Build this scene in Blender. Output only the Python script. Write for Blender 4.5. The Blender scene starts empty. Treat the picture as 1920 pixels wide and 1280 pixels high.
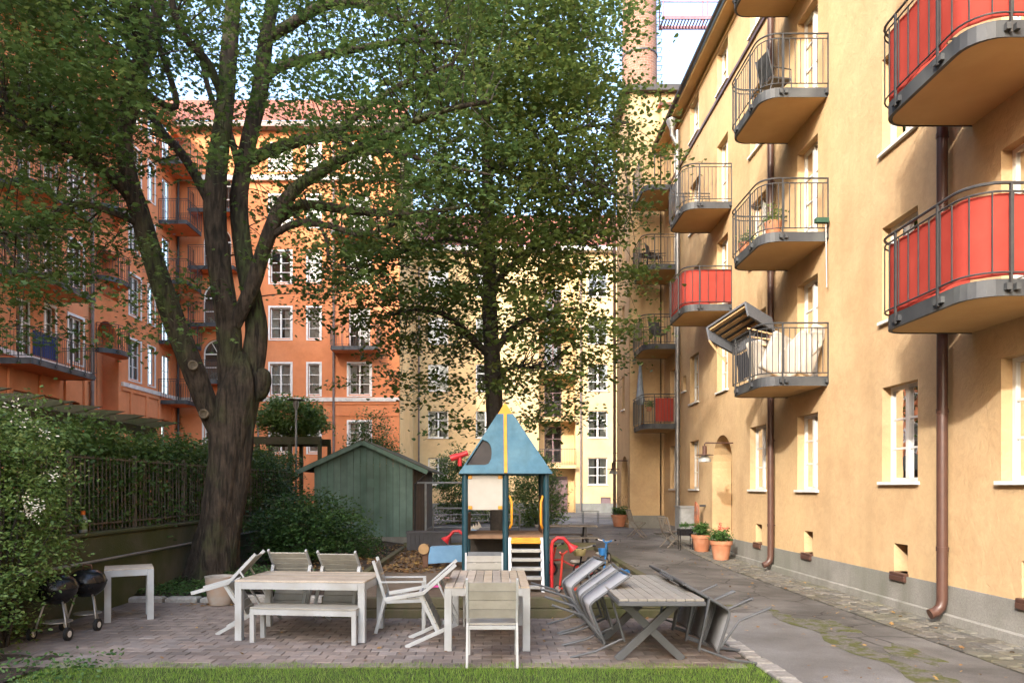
import bpy, math, random
import numpy as np
from mathutils import Vector, Matrix
random.seed(7); rng = np.random.default_rng(11)
R = math.radians
scene = bpy.context.scene
col = scene.collection
# ------------------------------------------------------------------ camera, sky, sun, exposure
cam_d = bpy.data.cameras.new('camera'); cam = bpy.data.objects.new('camera', cam_d); col.objects.link(cam)
cam.location = (0, 0, 1.9); cam.rotation_euler = (R(90), 0, 0)
cam_d.sensor_width = 36; cam_d.lens = 1350 / 1920 * 36
cam_d.shift_x = 30 / 1920; cam_d.shift_y = 273 / 1920
cam_d.clip_end = 600; cam_d.clip_start = .05
scene.camera = cam
SUN = Vector((.64, 1.0, -.60)).normalized()          # direction the light travels
elev = math.asin(-SUN.z); az = math.atan2(-SUN.x, -SUN.y)
w = bpy.data.worlds.new('World'); scene.world = w; w.use_nodes = True
nt = w.node_tree; nt.nodes.clear()
sky = nt.nodes.new('ShaderNodeTexSky'); sky.sky_type = 'NISHITA'; sky.sun_disc = False
sky.sun_elevation = elev; sky.sun_rotation = az; sky.air_density = 1.0; sky.dust_density = 3.5; sky.ozone_density = 1.0
bg = nt.nodes.new('ShaderNodeBackground'); bg.inputs[1].default_value = .15
wo = nt.nodes.new('ShaderNodeOutputWorld')
nt.links.new(sky.outputs[0], bg.inputs[0]); nt.links.new(bg.outputs[0], wo.inputs[0])
sd = bpy.data.lights.new('sun', 'SUN'); sd.energy = .75; sd.angle = R(1.5); sd.color = (1, .965, .92)
sun = bpy.data.objects.new('sun', sd); col.objects.link(sun); sun.location = (-20, -30, 40)
sun.rotation_euler = SUN.to_track_quat('-Z', 'Y').to_euler()
scene.view_settings.view_transform = 'Standard'; scene.view_settings.look = 'None'
scene.view_settings.exposure = 2.75; scene.view_settings.gamma = 1
scene.view_settings.use_curve_mapping = False
scene.render.engine = 'CYCLES'
scene.cycles.use_denoising = True
scene.cycles.max_bounces = 6; scene.cycles.transparent_max_bounces = 12
scene.cycles.caustics_reflective = False; scene.cycles.caustics_refractive = False

# ------------------------------------------------------------------ helpers
F, VX, HY, H = 1350.0, 930.0, 913.0, 1.9
def P(x, y, Y): return Vector(((x - VX) * Y / F, Y, H + (HY - y) * Y / F))
def Wm(o):
    m = Matrix.Identity(4)
    while o is not None:
        m = o.matrix_basis @ m; o = o.parent
    return m
def tag(o, label=None, cat=None, group=None, kind=None):
    if label: o['label'] = label
    if cat: o['category'] = cat
    if group: o['group'] = group
    if kind: o['kind'] = kind
    return o
def empty(name, loc=(0, 0, 0), rz=0, label=None, cat=None, group=None, rot=None):
    o = bpy.data.objects.new(name, None); col.objects.link(o)
    o.empty_display_size = .1
    M_ = Matrix.Translation(Vector(loc)) @ (rot if rot is not None else Matrix.Rotation(rz, 4, 'Z'))
    o.matrix_basis = M_
    return tag(o, label, cat, group)
def link_mesh(name, me, parent=None):
    o = bpy.data.objects.new(name, me); col.objects.link(o)
    if parent is not None: o.parent = parent
    return o
def copy_tree(o, parent=None):
    c = o.copy(); col.objects.link(c); c.parent = parent
    for ch in list(o.children): copy_tree(ch, c)
    return c

class MB:
    def __init__(s): s.v = []; s.f = []
    def add(s, vs, fs):
        b = len(s.v); s.v += [tuple(v) for v in vs]; s.f += [tuple(i + b for i in f) for f in fs]; return s
    def box(s, c, d, rot=None):
        c = Vector(c); hx, hy, hz = d[0] / 2, d[1] / 2, d[2] / 2
        vs = [Vector((x, y, z)) for x in (-hx, hx) for y in (-hy, hy) for z in (-hz, hz)]
        if rot is not None: vs = [rot @ v for v in vs]
        return s.add([c + v for v in vs], [(0, 1, 3, 2), (4, 6, 7, 5), (0, 4, 5, 1), (2, 3, 7, 6), (0, 2, 6, 4), (1, 5, 7, 3)])
    def b2(s, x0, x1, y0, y1, z0, z1): return s.box(((x0 + x1) / 2, (y0 + y1) / 2, (z0 + z1) / 2), (abs(x1 - x0), abs(y1 - y0), abs(z1 - z0)))
    def bar(s, p, q, w, h, up=(0, 0, 1)):
        p = Vector(p); q = Vector(q); d = q - p; L = d.length; d.normalize(); up = Vector(up)
        sx = d.cross(up)
        if sx.length < 1e-4: sx = d.cross(Vector((0, 1, 0)))
        sx.normalize(); uz = sx.cross(d)
        rot = Matrix((sx, d, uz)).transposed()
        return s.box((p + q) / 2, (w, L, h), rot)
    def tube(s, pts, r, n=8, caps=True, closed=False):
        pts = [Vector(p) for p in pts]; m = len(pts)
        rs = list(r) if isinstance(r, (list, tuple)) else [r] * m
        rings = []; prev = None
        for i, p in enumerate(pts):
            a = pts[i - 1] if (i > 0 or closed) else p
            b = pts[(i + 1) % m] if (i < m - 1 or closed) else p
            d = (b - a).normalized()
            if prev is None:
                x = d.orthogonal().normalized()
            else:
                x = prev - d * prev.dot(d)
                x = x.normalized() if x.length > 1e-5 else d.orthogonal().normalized()
            prev = x; y = d.cross(x)
            rings.append([p + (x * math.cos(t) + y * math.sin(t)) * rs[i] for t in [2 * math.pi * k / n for k in range(n)]])
        vs = [v for ring in rings for v in ring]; fs = []
        for i in range(m - 1 + (1 if closed else 0)):
            j = (i + 1) % m
            for k in range(n):
                fs.append((i * n + k, i * n + (k + 1) % n, j * n + (k + 1) % n, j * n + k))
        if caps and not closed:
            fs.append(tuple(range(n))[::-1]); fs.append(tuple((m - 1) * n + k for k in range(n)))
        return s.add(vs, fs)
    def lathe(s, prof, c=(0, 0, 0), n=20, rot=None, a0=0, a1=2 * math.pi):
        c = Vector(c); full = abs(a1 - a0 - 2 * math.pi) < 1e-6; k = n if full else n + 1
        vs = []
        for r, z in prof:
            for i in range(k):
                a = a0 + (a1 - a0) * i / n
                v = Vector((r * math.cos(a), r * math.sin(a), z))
                if rot is not None: v = rot @ v
                vs.append(c + v)
        fs = []
        for j in range(len(prof) - 1):
            for i in range(n if full else n):
                i2 = (i + 1) % k if full else i + 1
                fs.append((j * k + i, j * k + i2, (j + 1) * k + i2, (j + 1) * k + i))
        return s.add(vs, fs)
    def prism(s, poly, ax_o, ax_u, ax_v, ax_n, t):
        """poly in (u,v) about origin ax_o, extruded t along ax_n"""
        o = Vector(ax_o); u = Vector(ax_u); v = Vector(ax_v); nn = Vector(ax_n); k = len(poly)
        a = [o + u * p[0] + v * p[1] for p in poly]; b = [q + nn * t for q in a]
        fs = [tuple(range(k))[::-1], tuple(range(k, 2 * k))] + [(i, (i + 1) % k, k + (i + 1) % k, k + i) for i in range(k)]
        return s.add(a + b, fs)
    def build(s, name, mat, parent=None, smooth=False, bevel=0, world=False, seg=1):
        me = bpy.data.meshes.new(name)
        vs = s.v
        if world and parent is not None:
            inv = Wm(parent).inverted(); vs = [tuple(inv @ Vector(v)) for v in vs]
        me.from_pydata(vs, [], s.f); me.materials.append(mat)
        import bmesh as _b
        bm = _b.new(); bm.from_mesh(me); _b.ops.recalc_face_normals(bm, faces=bm.faces); bm.to_mesh(me); bm.free()
        if smooth:
            me.polygons.foreach_set('use_smooth', [True] * len(me.polygons))
            if smooth == 'auto':
                try: me.set_sharp_from_angle(angle=R(40))
                except Exception: pass
        o = link_mesh(name, me, parent)
        if bevel:
            m = o.modifiers.new('bevel', 'BEVEL'); m.width = bevel; m.segments = seg; m.limit_method = 'ANGLE'
        return o

# ------------------------------------------------------------------ materials
def _n(nt, t, **kw):
    n = nt.nodes.new(t)
    for k, v in kw.items():
        if k.startswith('i_'):
            n.inputs[int(k[2:]) if k[2:].isdigit() else k[2:].replace('_', ' ')].default_value = v
        else: setattr(n, k, v)
    return n
def rgb(c): return (c[0], c[1], c[2], 1)
def M(name, c1, c2=None, scale=4, rough=.7, bump=0, bscale=40, metal=0, spec=.4, c3=None, s3=.5, lo=.35, hi=.65, coords='pos', detail=5, bump2=0, b2scale=6, rvar=0, rand=0, trans=0, dirt=None, crack=None, streak=None, fine=None):
    """noise-mottled principled material; c2 mottles c1 at `scale`, c3 stains at low frequency s3"""
    m = bpy.data.materials.new(name); m.use_nodes = True; nt = m.node_tree; L = nt.links
    p = nt.nodes['Principled BSDF']; p.inputs['Roughness'].default_value = rough; p.inputs['Metallic'].default_value = metal
    p.inputs['Specular IOR Level'].default_value = spec
    if coords == 'pos': src = _n(nt, 'ShaderNodeNewGeometry').outputs['Position']
    else: src = _n(nt, 'ShaderNodeTexCoord').outputs['Object']
    if c2 is None: c2 = tuple(x * .72 for x in c1)
    nz = _n(nt, 'ShaderNodeTexNoise'); nz.inputs['Scale'].default_value = scale; nz.inputs['Detail'].default_value = detail; nz.inputs['Roughness'].default_value = .6
    L.new(src, nz.inputs['Vector'])
    mr = _n(nt, 'ShaderNodeMapRange'); mr.inputs[1].default_value = lo; mr.inputs[2].default_value = hi; L.new(nz.outputs[0], mr.inputs[0])
    mx = _n(nt, 'ShaderNodeMix', data_type='RGBA'); mx.inputs[6].default_value = rgb(c1); mx.inputs[7].default_value = rgb(c2); L.new(mr.outputs[0], mx.inputs[0])
    out = mx.outputs[2]
    if c3 is not None:
        n3 = _n(nt, 'ShaderNodeTexNoise'); n3.inputs['Scale'].default_value = s3; n3.inputs['Detail'].default_value = 4; L.new(src, n3.inputs['Vector'])
        m3 = _n(nt, 'ShaderNodeMapRange'); m3.inputs[1].default_value = .48; m3.inputs[2].default_value = .68; L.new(n3.outputs[0], m3.inputs[0])
        x3 = _n(nt, 'ShaderNodeMix', data_type='RGBA'); L.new(m3.outputs[0], x3.inputs[0]); L.new(out, x3.inputs[6]); x3.inputs[7].default_value = rgb(c3); out = x3.outputs[2]
    if fine is not None:
        fz = _n(nt, 'ShaderNodeTexNoise'); fz.inputs['Scale'].default_value = fine[0]; fz.inputs['Detail'].default_value = 8; fz.inputs['Roughness'].default_value = .75; fz.inputs['Distortion'].default_value = fine[2] if len(fine) > 2 else 0; L.new(src, fz.inputs['Vector'])
        fr_ = _n(nt, 'ShaderNodeMapRange'); fr_.inputs[1].default_value = .3; fr_.inputs[2].default_value = .7; fr_.inputs[3].default_value = 1 - fine[1]; fr_.inputs[4].default_value = 1 + fine[1]; L.new(fz.outputs[0], fr_.inputs[0])
        fh = _n(nt, 'ShaderNodeHueSaturation'); L.new(fr_.outputs[0], fh.inputs['Value']); L.new(out, fh.inputs['Color']); out = fh.outputs[0]
    if streak is not None:
        mp = _n(nt, 'ShaderNodeMapping'); mp.inputs['Scale'].default_value = (1, 1, .16); L.new(src, mp.inputs['Vector'])
        sz_ = _n(nt, 'ShaderNodeTexNoise'); sz_.inputs['Scale'].default_value = streak[1]; sz_.inputs['Detail'].default_value = 6; L.new(mp.outputs[0], sz_.inputs['Vector'])
        sr = _n(nt, 'ShaderNodeMapRange'); sr.inputs[1].default_value = .5; sr.inputs[2].default_value = .75; sr.inputs[4].default_value = streak[2]; L.new(sz_.outputs[0], sr.inputs[0])
        sx_ = _n(nt, 'ShaderNodeMix', data_type='RGBA'); L.new(sr.outputs[0], sx_.inputs[0]); L.new(out, sx_.inputs[6]); sx_.inputs[7].default_value = rgb(streak[0]); out = sx_.outputs[2]
    if crack is not None:
        wz = _n(nt, 'ShaderNodeTexNoise'); wz.inputs['Scale'].default_value = 3; L.new(src, wz.inputs['Vector'])
        wm_ = _n(nt, 'ShaderNodeMix', data_type='VECTOR'); wm_.inputs[0].default_value = .12; L.new(src, wm_.inputs[4]); L.new(wz.outputs['Color'], wm_.inputs[5])
        vo = _n(nt, 'ShaderNodeTexVoronoi', feature='DISTANCE_TO_EDGE'); vo.inputs['Scale'].default_value = crack[0]; L.new(wm_.outputs[1], vo.inputs['Vector'])
        cr_ = _n(nt, 'ShaderNodeMapRange'); cr_.inputs[1].default_value = crack[1]; cr_.inputs[2].default_value = crack[1] * .3; cr_.inputs[3].default_value = 0; cr_.inputs[4].default_value = .75; L.new(vo.outputs['Distance'], cr_.inputs[0])
        kz = _n(nt, 'ShaderNodeTexNoise'); kz.inputs['Scale'].default_value = .5; L.new(src, kz.inputs['Vector']); kr = _n(nt, 'ShaderNodeMapRange'); kr.inputs[1].default_value = .47; kr.inputs[2].default_value = .56; L.new(kz.outputs[0], kr.inputs[0])
        km_ = _n(nt, 'ShaderNodeMath', operation='MULTIPLY'); L.new(cr_.outputs[0], km_.inputs[0]); L.new(kr.outputs[0], km_.inputs[1])
        cx_ = _n(nt, 'ShaderNodeMix', data_type='RGBA'); L.new(km_.outputs[0], cx_.inputs[0]); L.new(out, cx_.inputs[6]); cx_.inputs[7].default_value = (.025, .023, .02, 1); out = cx_.outputs[2]
    if rand:
        oi = _n(nt, 'ShaderNodeObjectInfo'); rr = _n(nt, 'ShaderNodeMapRange'); rr.inputs[3].default_value = 1 - rand; rr.inputs[4].default_value = 1 + rand
        L.new(oi.outputs['Random'], rr.inputs[0])
        hv = _n(nt, 'ShaderNodeHueSaturation'); L.new(rr.outputs[0], hv.inputs['Value']); L.new(out, hv.inputs['Color'])
        r2 = _n(nt, 'ShaderNodeMath', operation='MULTIPLY'); r2.inputs[1].default_value = 7.31; L.new(oi.outputs['Random'], r2.inputs[0])
        r3 = _n(nt, 'ShaderNodeMath', operation='FRACT'); L.new(r2.outputs[0], r3.inputs[0])
        r4 = _n(nt, 'ShaderNodeMapRange'); r4.inputs[3].default_value = 1 - rand * 1.5; r4.inputs[4].default_value = 1 + rand * .8; L.new(r3.outputs[0], r4.inputs[0]); L.new(r4.outputs[0], hv.inputs['Saturation'])
        out = hv.outputs[0]
    L.new(out, p.inputs['Base Color'])
    if rvar:
        mm = _n(nt, 'ShaderNodeMapRange'); mm.inputs[3].default_value = rough - rvar; mm.inputs[4].default_value = rough + rvar; L.new(nz.outputs[0], mm.inputs[0]); L.new(mm.outputs[0], p.inputs['Roughness'])
    last = None
    for st, sc, dist in ((bump, bscale, 0), (bump2, b2scale, .9)):
        if not st: continue
        nb = _n(nt, 'ShaderNodeTexNoise'); nb.inputs['Scale'].default_value = sc; nb.inputs['Detail'].default_value = 4; nb.inputs['Distortion'].default_value = dist; L.new(src, nb.inputs['Vector'])
        b = _n(nt, 'ShaderNodeBump'); b.inputs['Strength'].default_value = 1; b.inputs['Distance'].default_value = st; L.new(nb.outputs[0], b.inputs['Height'])
        if last: L.new(last, b.inputs['Normal'])
        last = b.outputs[0]
    if last: L.new(last, p.inputs['Normal'])
    if trans:
        tr = _n(nt, 'ShaderNodeBsdfTranslucent'); L.new(out, tr.inputs[0]); ms = _n(nt, 'ShaderNodeMixShader'); ms.inputs[0].default_value = trans
        L.new(p.outputs[0], ms.inputs[1]); L.new(tr.outputs[0], ms.inputs[2]); L.new(ms.outputs[0], nt.nodes['Material Output'].inputs[0])
    return m
def leafmat(name, c1, c2, c3, trans=.35, rough=.5):
    m = bpy.data.materials.new(name); m.use_nodes = True; nt = m.node_tree; L = nt.links
    p = nt.nodes['Principled BSDF']; p.inputs['Roughness'].default_value = rough; p.inputs['Specular IOR Level'].default_value = .35
    at = _n(nt, 'ShaderNodeAttribute', attribute_name='rnd')
    cr = _n(nt, 'ShaderNodeValToRGB'); e = cr.color_ramp.elements
    e[0].position = 0; e[0].color = rgb(c1); e[1].position = 1; e[1].color = rgb(c3)
    k = e.new(.6); k.color = rgb(c2)
    L.new(at.outputs['Fac'], cr.inputs[0]); L.new(cr.outputs[0], p.inputs['Base Color'])
    tr = _n(nt, 'ShaderNodeBsdfTranslucent'); hv = _n(nt, 'ShaderNodeHueSaturation'); hv.inputs['Value'].default_value = 1.5; hv.inputs['Hue'].default_value = .485
    L.new(cr.outputs[0], hv.inputs['Color']); L.new(hv.outputs[0], tr.inputs[0])
    ms = _n(nt, 'ShaderNodeMixShader'); ms.inputs[0].default_value = trans
    L.new(p.outputs[0], ms.inputs[1]); L.new(tr.outputs[0], ms.inputs[2]); L.new(ms.outputs[0], nt.nodes['Material Output'].inputs[0])
    return m
def glassmat():
    m = bpy.data.materials.new('window_glass'); m.use_nodes = True; nt = m.node_tree; L = nt.links; nt.nodes.remove(nt.nodes['Principled BSDF'])
    t = _n(nt, 'ShaderNodeBsdfTransparent'); t.inputs[0].default_value = (.86, .9, .88, 1)
    g = _n(nt, 'ShaderNodeBsdfGlossy'); g.inputs['Roughness'].default_value = .02
    geo = _n(nt, 'ShaderNodeNewGeometry'); nz = _n(nt, 'ShaderNodeTexNoise'); nz.inputs['Scale'].default_value = 1.3; L.new(geo.outputs['Position'], nz.inputs['Vector'])
    b = _n(nt, 'ShaderNodeBump'); b.inputs['Distance'].default_value = .012; L.new(nz.outputs[0], b.inputs['Height']); L.new(b.outputs[0], g.inputs['Normal'])
    f = _n(nt, 'ShaderNodeFresnel'); f.inputs[0].default_value = 1.6
    mm = _n(nt, 'ShaderNodeMapRange'); mm.inputs[3].default_value = .06; mm.inputs[4].default_value = 1.0; L.new(f.outputs[0], mm.inputs[0])
    ms = _n(nt, 'ShaderNodeMixShader'); L.new(mm.outputs[0], ms.inputs[0]); L.new(t.outputs[0], ms.inputs[1]); L.new(g.outputs[0], ms.inputs[2]); L.new(ms.outputs[0], nt.nodes['Material Output'].inputs[0])
    return m
def brickmat(name, c1, c2, mortar, bw, bh, cyl=None, bump=.012):
    """brick texture; cyl=(x,y,r) wraps it round a vertical axis"""
    m = bpy.data.materials.new(name); m.use_nodes = True; nt = m.node_tree; L = nt.links; p = nt.nodes['Principled BSDF']; p.inputs['Roughness'].default_value = .85
    geo = _n(nt, 'ShaderNodeNewGeometry'); sp = _n(nt, 'ShaderNodeSeparateXYZ'); L.new(geo.outputs['Position'], sp.inputs[0])
    cb = _n(nt, 'ShaderNodeCombineXYZ')
    if cyl:
        sx = _n(nt, 'ShaderNodeMath', operation='SUBTRACT'); sx.inputs[1].default_value = cyl[0]; L.new(sp.outputs[0], sx.inputs[0])
        sy = _n(nt, 'ShaderNodeMath', operation='SUBTRACT'); sy.inputs[1].default_value = cyl[1]; L.new(sp.outputs[1], sy.inputs[0])
        at = _n(nt, 'ShaderNodeMath', operation='ARCTAN2'); L.new(sx.outputs[0], at.inputs[0]); L.new(sy.outputs[0], at.inputs[1])
        mu = _n(nt, 'ShaderNodeMath', operation='MULTIPLY'); mu.inputs[1].default_value = cyl[2]; L.new(at.outputs[0], mu.inputs[0])
        L.new(mu.outputs[0], cb.inputs[0]); L.new(sp.outputs[2], cb.inputs[1])
    else:
        L.new(sp.outputs[0], cb.inputs[0]); L.new(sp.outputs[1], cb.inputs[1])
    b = _n(nt, 'ShaderNodeTexBrick'); b.inputs['Color1'].default_value = rgb(c1); b.inputs['Color2'].default_value = rgb(c2); b.inputs['Mortar'].default_value = rgb(mortar)
    b.inputs['Scale'].default_value = 1; b.inputs['Brick Width'].default_value = bw; b.inputs['Row Height'].default_value = bh; b.inputs['Mortar Size'].default_value = bh * .09; b.inputs['Bias'].default_value = 0
    L.new(cb.outputs[0], b.inputs['Vector']); L.new(b.outputs[0], p.inputs['Base Color'])
    bp = _n(nt, 'ShaderNodeBump'); bp.inputs['Distance'].default_value = bump; bp.invert = True; L.new(b.outputs['Fac'], bp.inputs['Height']); L.new(bp.outputs[0], p.inputs['Normal'])
    return m
T = {}
T['stucco'] = M('yellow_stucco', (.55, .385, .215), (.48, .325, .175), 1.1, .9, .004, 42, bump2=.009, b2scale=7, fine=(6, .10, 1.2), streak=((.39, .265, .14), 1.6, .45), c3=(.57, .40, .215), s3=.45, spec=.15)
T['stucco_under'] = M('ochre_soffit_paint', (.56, .37, .18), (.51, .33, .155), 2, .85, .001, 60, spec=.15)
T['stucco_far'] = M('pale_yellow_stucco', (.66, .46, .235), (.59, .40, .195), .8, fine=(3, .08), rough=.9, bump=.004, bscale=30, c3=(.68, .50, .26), s3=.3, spec=.15) if True else M('x', (.1, .1, .1), (.1, .1, .1), .8, .9, .004, 30, c3=(.72, .52, .25), s3=.3, spec=.15)
T['orange'] = M('orange_stucco', (.66, .245, .105), (.59, .21, .085), .9, .9, .004, 30, c3=(.68, .275, .13), s3=.25, fine=(3, .08), streak=((.45, .16, .075), 1.2, .4), spec=.15)
T['band'] = M('white_band_paint', (.72, .68, .62), None, 3, .7)
T['plinth'] = M('grey_plinth_concrete', (.25, .242, .218), (.19, .182, .162), 2.2, .9, .004, 60, fine=(40, .25), streak=((.13, .13, .10), 2.2, .6), c3=(.20, .20, .17), s3=.9, spec=.2)
T['white'] = M('white_window_paint', (.74, .73, .69), (.66, .65, .6), 5, .45, .0005, 60)
T['purple'] = M('mauve_door_paint', (.20, .13, .13), (.16, .10, .10), 6, .55)
T['glass'] = glassmat()
T['dark_room'] = M('room_wall_painted_dim', (.10, .085, .07), None, 1, .9)  # dimness of the unlit interiors is put into this dark colour
T['curtain'] = M('curtain_cloth', (.55, .52, .47), (.42, .40, .37), 3, .9, trans=.3)
T['rail'] = M('charcoal_railing_metal', (.045, .048, .052), (.065, .065, .065), 8, .45, metal=.3, bump=.0006, bscale=80)
T['channel'] = M('grey_steel_channel', (.032, .035, .039), (.045, .048, .052), 3, .6, metal=0, c3=(.075, .08, .08), s3=1.6, bump=.001, bscale=50)
T['redcloth'] = M('red_screen_cloth', (.37, .058, .042), (.31, .045, .033), 2.2, .85, .003, 9, trans=.18, spec=.1, streak=((.30, .05, .04), 9, .5))
T['bluecloth'] = M('blue_screen_cloth', (.03, .05, .18), None, 2, .85, trans=.2)
T['pipe'] = M('brown_pipe_paint', (.085, .042, .03), (.065, .033, .025), 5, .38, rvar=.1)
T['zinc'] = M('zinc_pipe', (.32, .32, .32), (.22, .22, .22), 5, .45, metal=.6)
T['pipe_orange'] = M('grey_brown_pipe', (.20, .15, .13), None, 5, .5)
T['roof_red'] = brickmat('red_roof_tile', (.34, .10, .05), (.27, .08, .045), (.10, .04, .03), .25, .33, bump=.03)
T['roof_dark'] = M('dark_sheet_roof', (.05, .045, .042), None, 3, .5, metal=.3)
T['asphalt'] = M('old_asphalt', (.185, .18, .168), (.10, .096, .088), .75, .8, .006, 160, c3=(.06, .056, .05), s3=.42, fine=(60, .35), crack=(1.6, .03), bump2=.01, b2scale=2, rvar=.15, lo=.4, hi=.62)
T['asphalt_new'] = M('light_grey_asphalt', (.235, .235, .228), (.18, .178, .17), .8, .85, .005, 200, c3=(.115, .11, .102), s3=.6, fine=(70, .3))
T['paver'] = M('concrete_paver', (.245, .205, .178), (.19, .16, .142), 9, .9, .002, 90, c3=(.145, .12, .105), s3=.9, rand=.22)
T['joint'] = M('paver_joint_sand', (.07, .06, .048), (.05, .05, .03), 6, .95)
T['sett'] = M('granite_sett', (.155, .143, .118), (.095, .088, .072), 12, .85, .004, 50, rand=.25, c3=(.12, .115, .08), s3=1.2)
T['kerb'] = M('pale_granite_kerb', (.36, .35, .32), (.24, .23, .21), 14, .85, .004, 50, rand=.15)
T['moss'] = M('moss_on_asphalt', (.095, .105, .03), (.15, .145, .13), 5, .95, .012, 40, lo=.42, hi=.56, fine=(40, .3))
T['soil'] = M('dark_garden_soil', (.055, .04, .028), (.035, .026, .02), 5, .95, .02, 25)
T['sand'] = M('trodden_play_sand', (.155, .118, .083), (.105, .078, .056), 1.6, .95, .008, 40, c3=(.20, .16, .12), s3=.5, bump2=.03, b2scale=3)
T['lawnbase'] = M('lawn_soil', (.05, .075, .018), None, 10, .95, .02, 30)
T['timber'] = M('mossy_timber', (.13, .105, .07), (.08, .085, .038), 3, .9, .004, 30, c3=(.09, .10, .04), s3=1.4)
T['mosswall'] = M('mossy_concrete_wall', (.10, .095, .065), (.055, .065, .025), 1.6, .95, .006, 35, c3=(.05, .062, .018), s3=.9)
T['alu'] = M('pale_grey_painted_aluminium', (.40, .43, .45), (.35, .375, .39), 4, .45, .0004, 70, c3=(.31, .32, .315), s3=2.5)
T['slat'] = M('weathered_grey_slat', (.33, .325, .285), (.26, .255, .22), 5, .7, .0008, 90, rand=.09)
T['slat_top'] = M('weathered_table_slat', (.42, .365, .29), (.33, .28, .215), 5, .75, .0012, 80, rand=.2, fine=(25, .15))
T['grey'] = M('charcoal_garden_metal', (.095, .105, .115), (.075, .082, .09), 4, .5)
T['sling'] = M('grey_sling_fabric', (.33, .345, .37), (.28, .295, .315), 30, .75, .0005, 200)
T['greytop'] = M('grey_wood_look_top', (.30, .29, .255), (.235, .225, .20), 5, .65, rand=.06)
T['green_board'] = M('green_painted_board', (.145, .235, .195), (.12, .2, .165), 4, .75, .001, 60, rand=.09, streak=((.06, .10, .075), 6, .5), c3=(.085, .14, .11), s3=.8)
T['roof_felt'] = M('mossy_roof_felt', (.07, .08, .055), (.10, .09, .06), 3, .95, .006, 40, c3=(.06, .075, .03), s3=1.5)
T['teal'] = M('dark_teal_post', (.014, .062, .085), (.010, .045, .065), 5, .45)
T['blue_roof'] = M('blue_playhouse_panel', (.06, .165, .24), (.05, .135, .195), 2.5, .55, c3=(.09, .20, .26), s3=1.8, streak=((.05, .12, .16), 5, .7), fine=(12, .12))
T['yellow'] = M('yellow_play_plastic', (.72, .34, .03), (.62, .28, .025), 5, .4)
T['red'] = M('red_play_plastic', (.50, .025, .03), (.40, .02, .025), 5, .4)
T['cream'] = M('off_white_board', (.50, .48, .43), (.44, .42, .37), 3, .6)
T['greyboard'] = M('slate_grey_board', (.16, .18, .20), None, 3, .6)
T['metal'] = M('worn_steel', (.42, .42, .41), (.33, .33, .32), 6, .4, metal=.6)
T['galv'] = M('galvanised_tube', (.30, .31, .31), None, 6, .5, metal=.4)
T['black'] = M('black_enamel', (.012, .012, .014), None, 5, .25)
T['rubber'] = M('dark_rubber', (.02, .02, .02), None, 5, .8)
T['blue_toy'] = M('blue_toy_plastic', (.04, .20, .50), None, 5, .4)
T['red_toy'] = M('red_toy_metal', (.48, .04, .025), (.38, .03, .02), 6, .4)
T['horse_blue'] = M('light_blue_board', (.16, .33, .52), (.13, .28, .46), 4, .55)
T['brown'] = M('brown_wood', (.14, .07, .04), None, 4, .7)
T['wood_grey'] = M('silvered_wood', (.20, .175, .145), (.13, .11, .09), 6, .85, .001, 50)
T['wood_raw'] = M('raw_wood', (.42, .27, .13), (.33, .20, .09), 5, .7)
T['terra'] = M('terracotta', (.42, .17, .085), (.36, .14, .07), 4, .8, c3=(.45, .22, .13), s3=3)
T['greypot'] = M('grey_stone_planter', (.33, .33, .31), (.25, .24, .22), 4, .85, c3=(.34, .25, .19), s3=2)
T['darkbox'] = M('charcoal_deck_board', (.06, .06, .065), None, 4, .75, rand=.08)
T['linen'] = M('pale_canvas', (.55, .50, .42), (.45, .41, .35), 3, .9, trans=.15)
T['ply'] = M('dark_board', (.055, .048, .042), None, 4, .7)
T['bark'] = M('maple_bark', (.105, .078, .056), (.045, .034, .026), 5, .95, .03, 9, c3=(.055, .072, .025), s3=.9, bump2=.03, b2scale=14)
def barkmat(name, c1, c2, moss, zs=.16, sc=16, dist=.05):
    m = M(name, c1, c2, 5, .95, 0, c3=moss, s3=.9); nt = m.node_tree; L = nt.links; p = nt.nodes['Principled BSDF']
    geo = _n(nt, 'ShaderNodeNewGeometry'); mp = _n(nt, 'ShaderNodeMapping'); mp.inputs['Scale'].default_value = (1, 1, zs); L.new(geo.outputs['Position'], mp.inputs['Vector'])
    nz = _n(nt, 'ShaderNodeTexNoise'); nz.inputs['Scale'].default_value = sc; nz.inputs['Detail'].default_value = 6; nz.inputs['Distortion'].default_value = .6; L.new(mp.outputs[0], nz.inputs['Vector'])
    b = _n(nt, 'ShaderNodeBump'); b.inputs['Strength'].default_value = 1; b.inputs['Distance'].default_value = dist; L.new(nz.outputs[0], b.inputs['Height']); L.new(b.outputs[0], p.inputs['Normal'])
    src = p.inputs['Base Color'].links[0].from_socket; mr = _n(nt, 'ShaderNodeMapRange'); mr.inputs[1].default_value = .35; mr.inputs[2].default_value = .6; L.new(nz.outputs[0], mr.inputs[0])
    mx = _n(nt, 'ShaderNodeMix', data_type='RGBA'); mx.inputs[6].default_value = rgb(tuple(x * .4 for x in c2)); L.new(src, mx.inputs[7]); L.new(mr.outputs[0], mx.inputs[0]); L.new(mx.outputs[2], p.inputs['Base Color'])
    return m
T['bark'] = barkmat('maple_bark_furrowed', (.072, .054, .039), (.032, .025, .018), (.045, .066, .018))
T['bark2'] = M('linden_bark', (.05, .042, .034), (.028, .024, .02), 7, .95, .02, 14)
T['twig'] = M('twig_bark', (.045, .038, .03), None, 6, .9)
T['maple_leaf'] = leafmat('maple_leaves', (.036, .078, .022), (.074, .13, .034), (.135, .18, .05), .36)
T['linden_leaf'] = leafmat('linden_leaves', (.042, .078, .02), (.085, .128, .03), (.16, .18, .045), .4)
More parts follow.
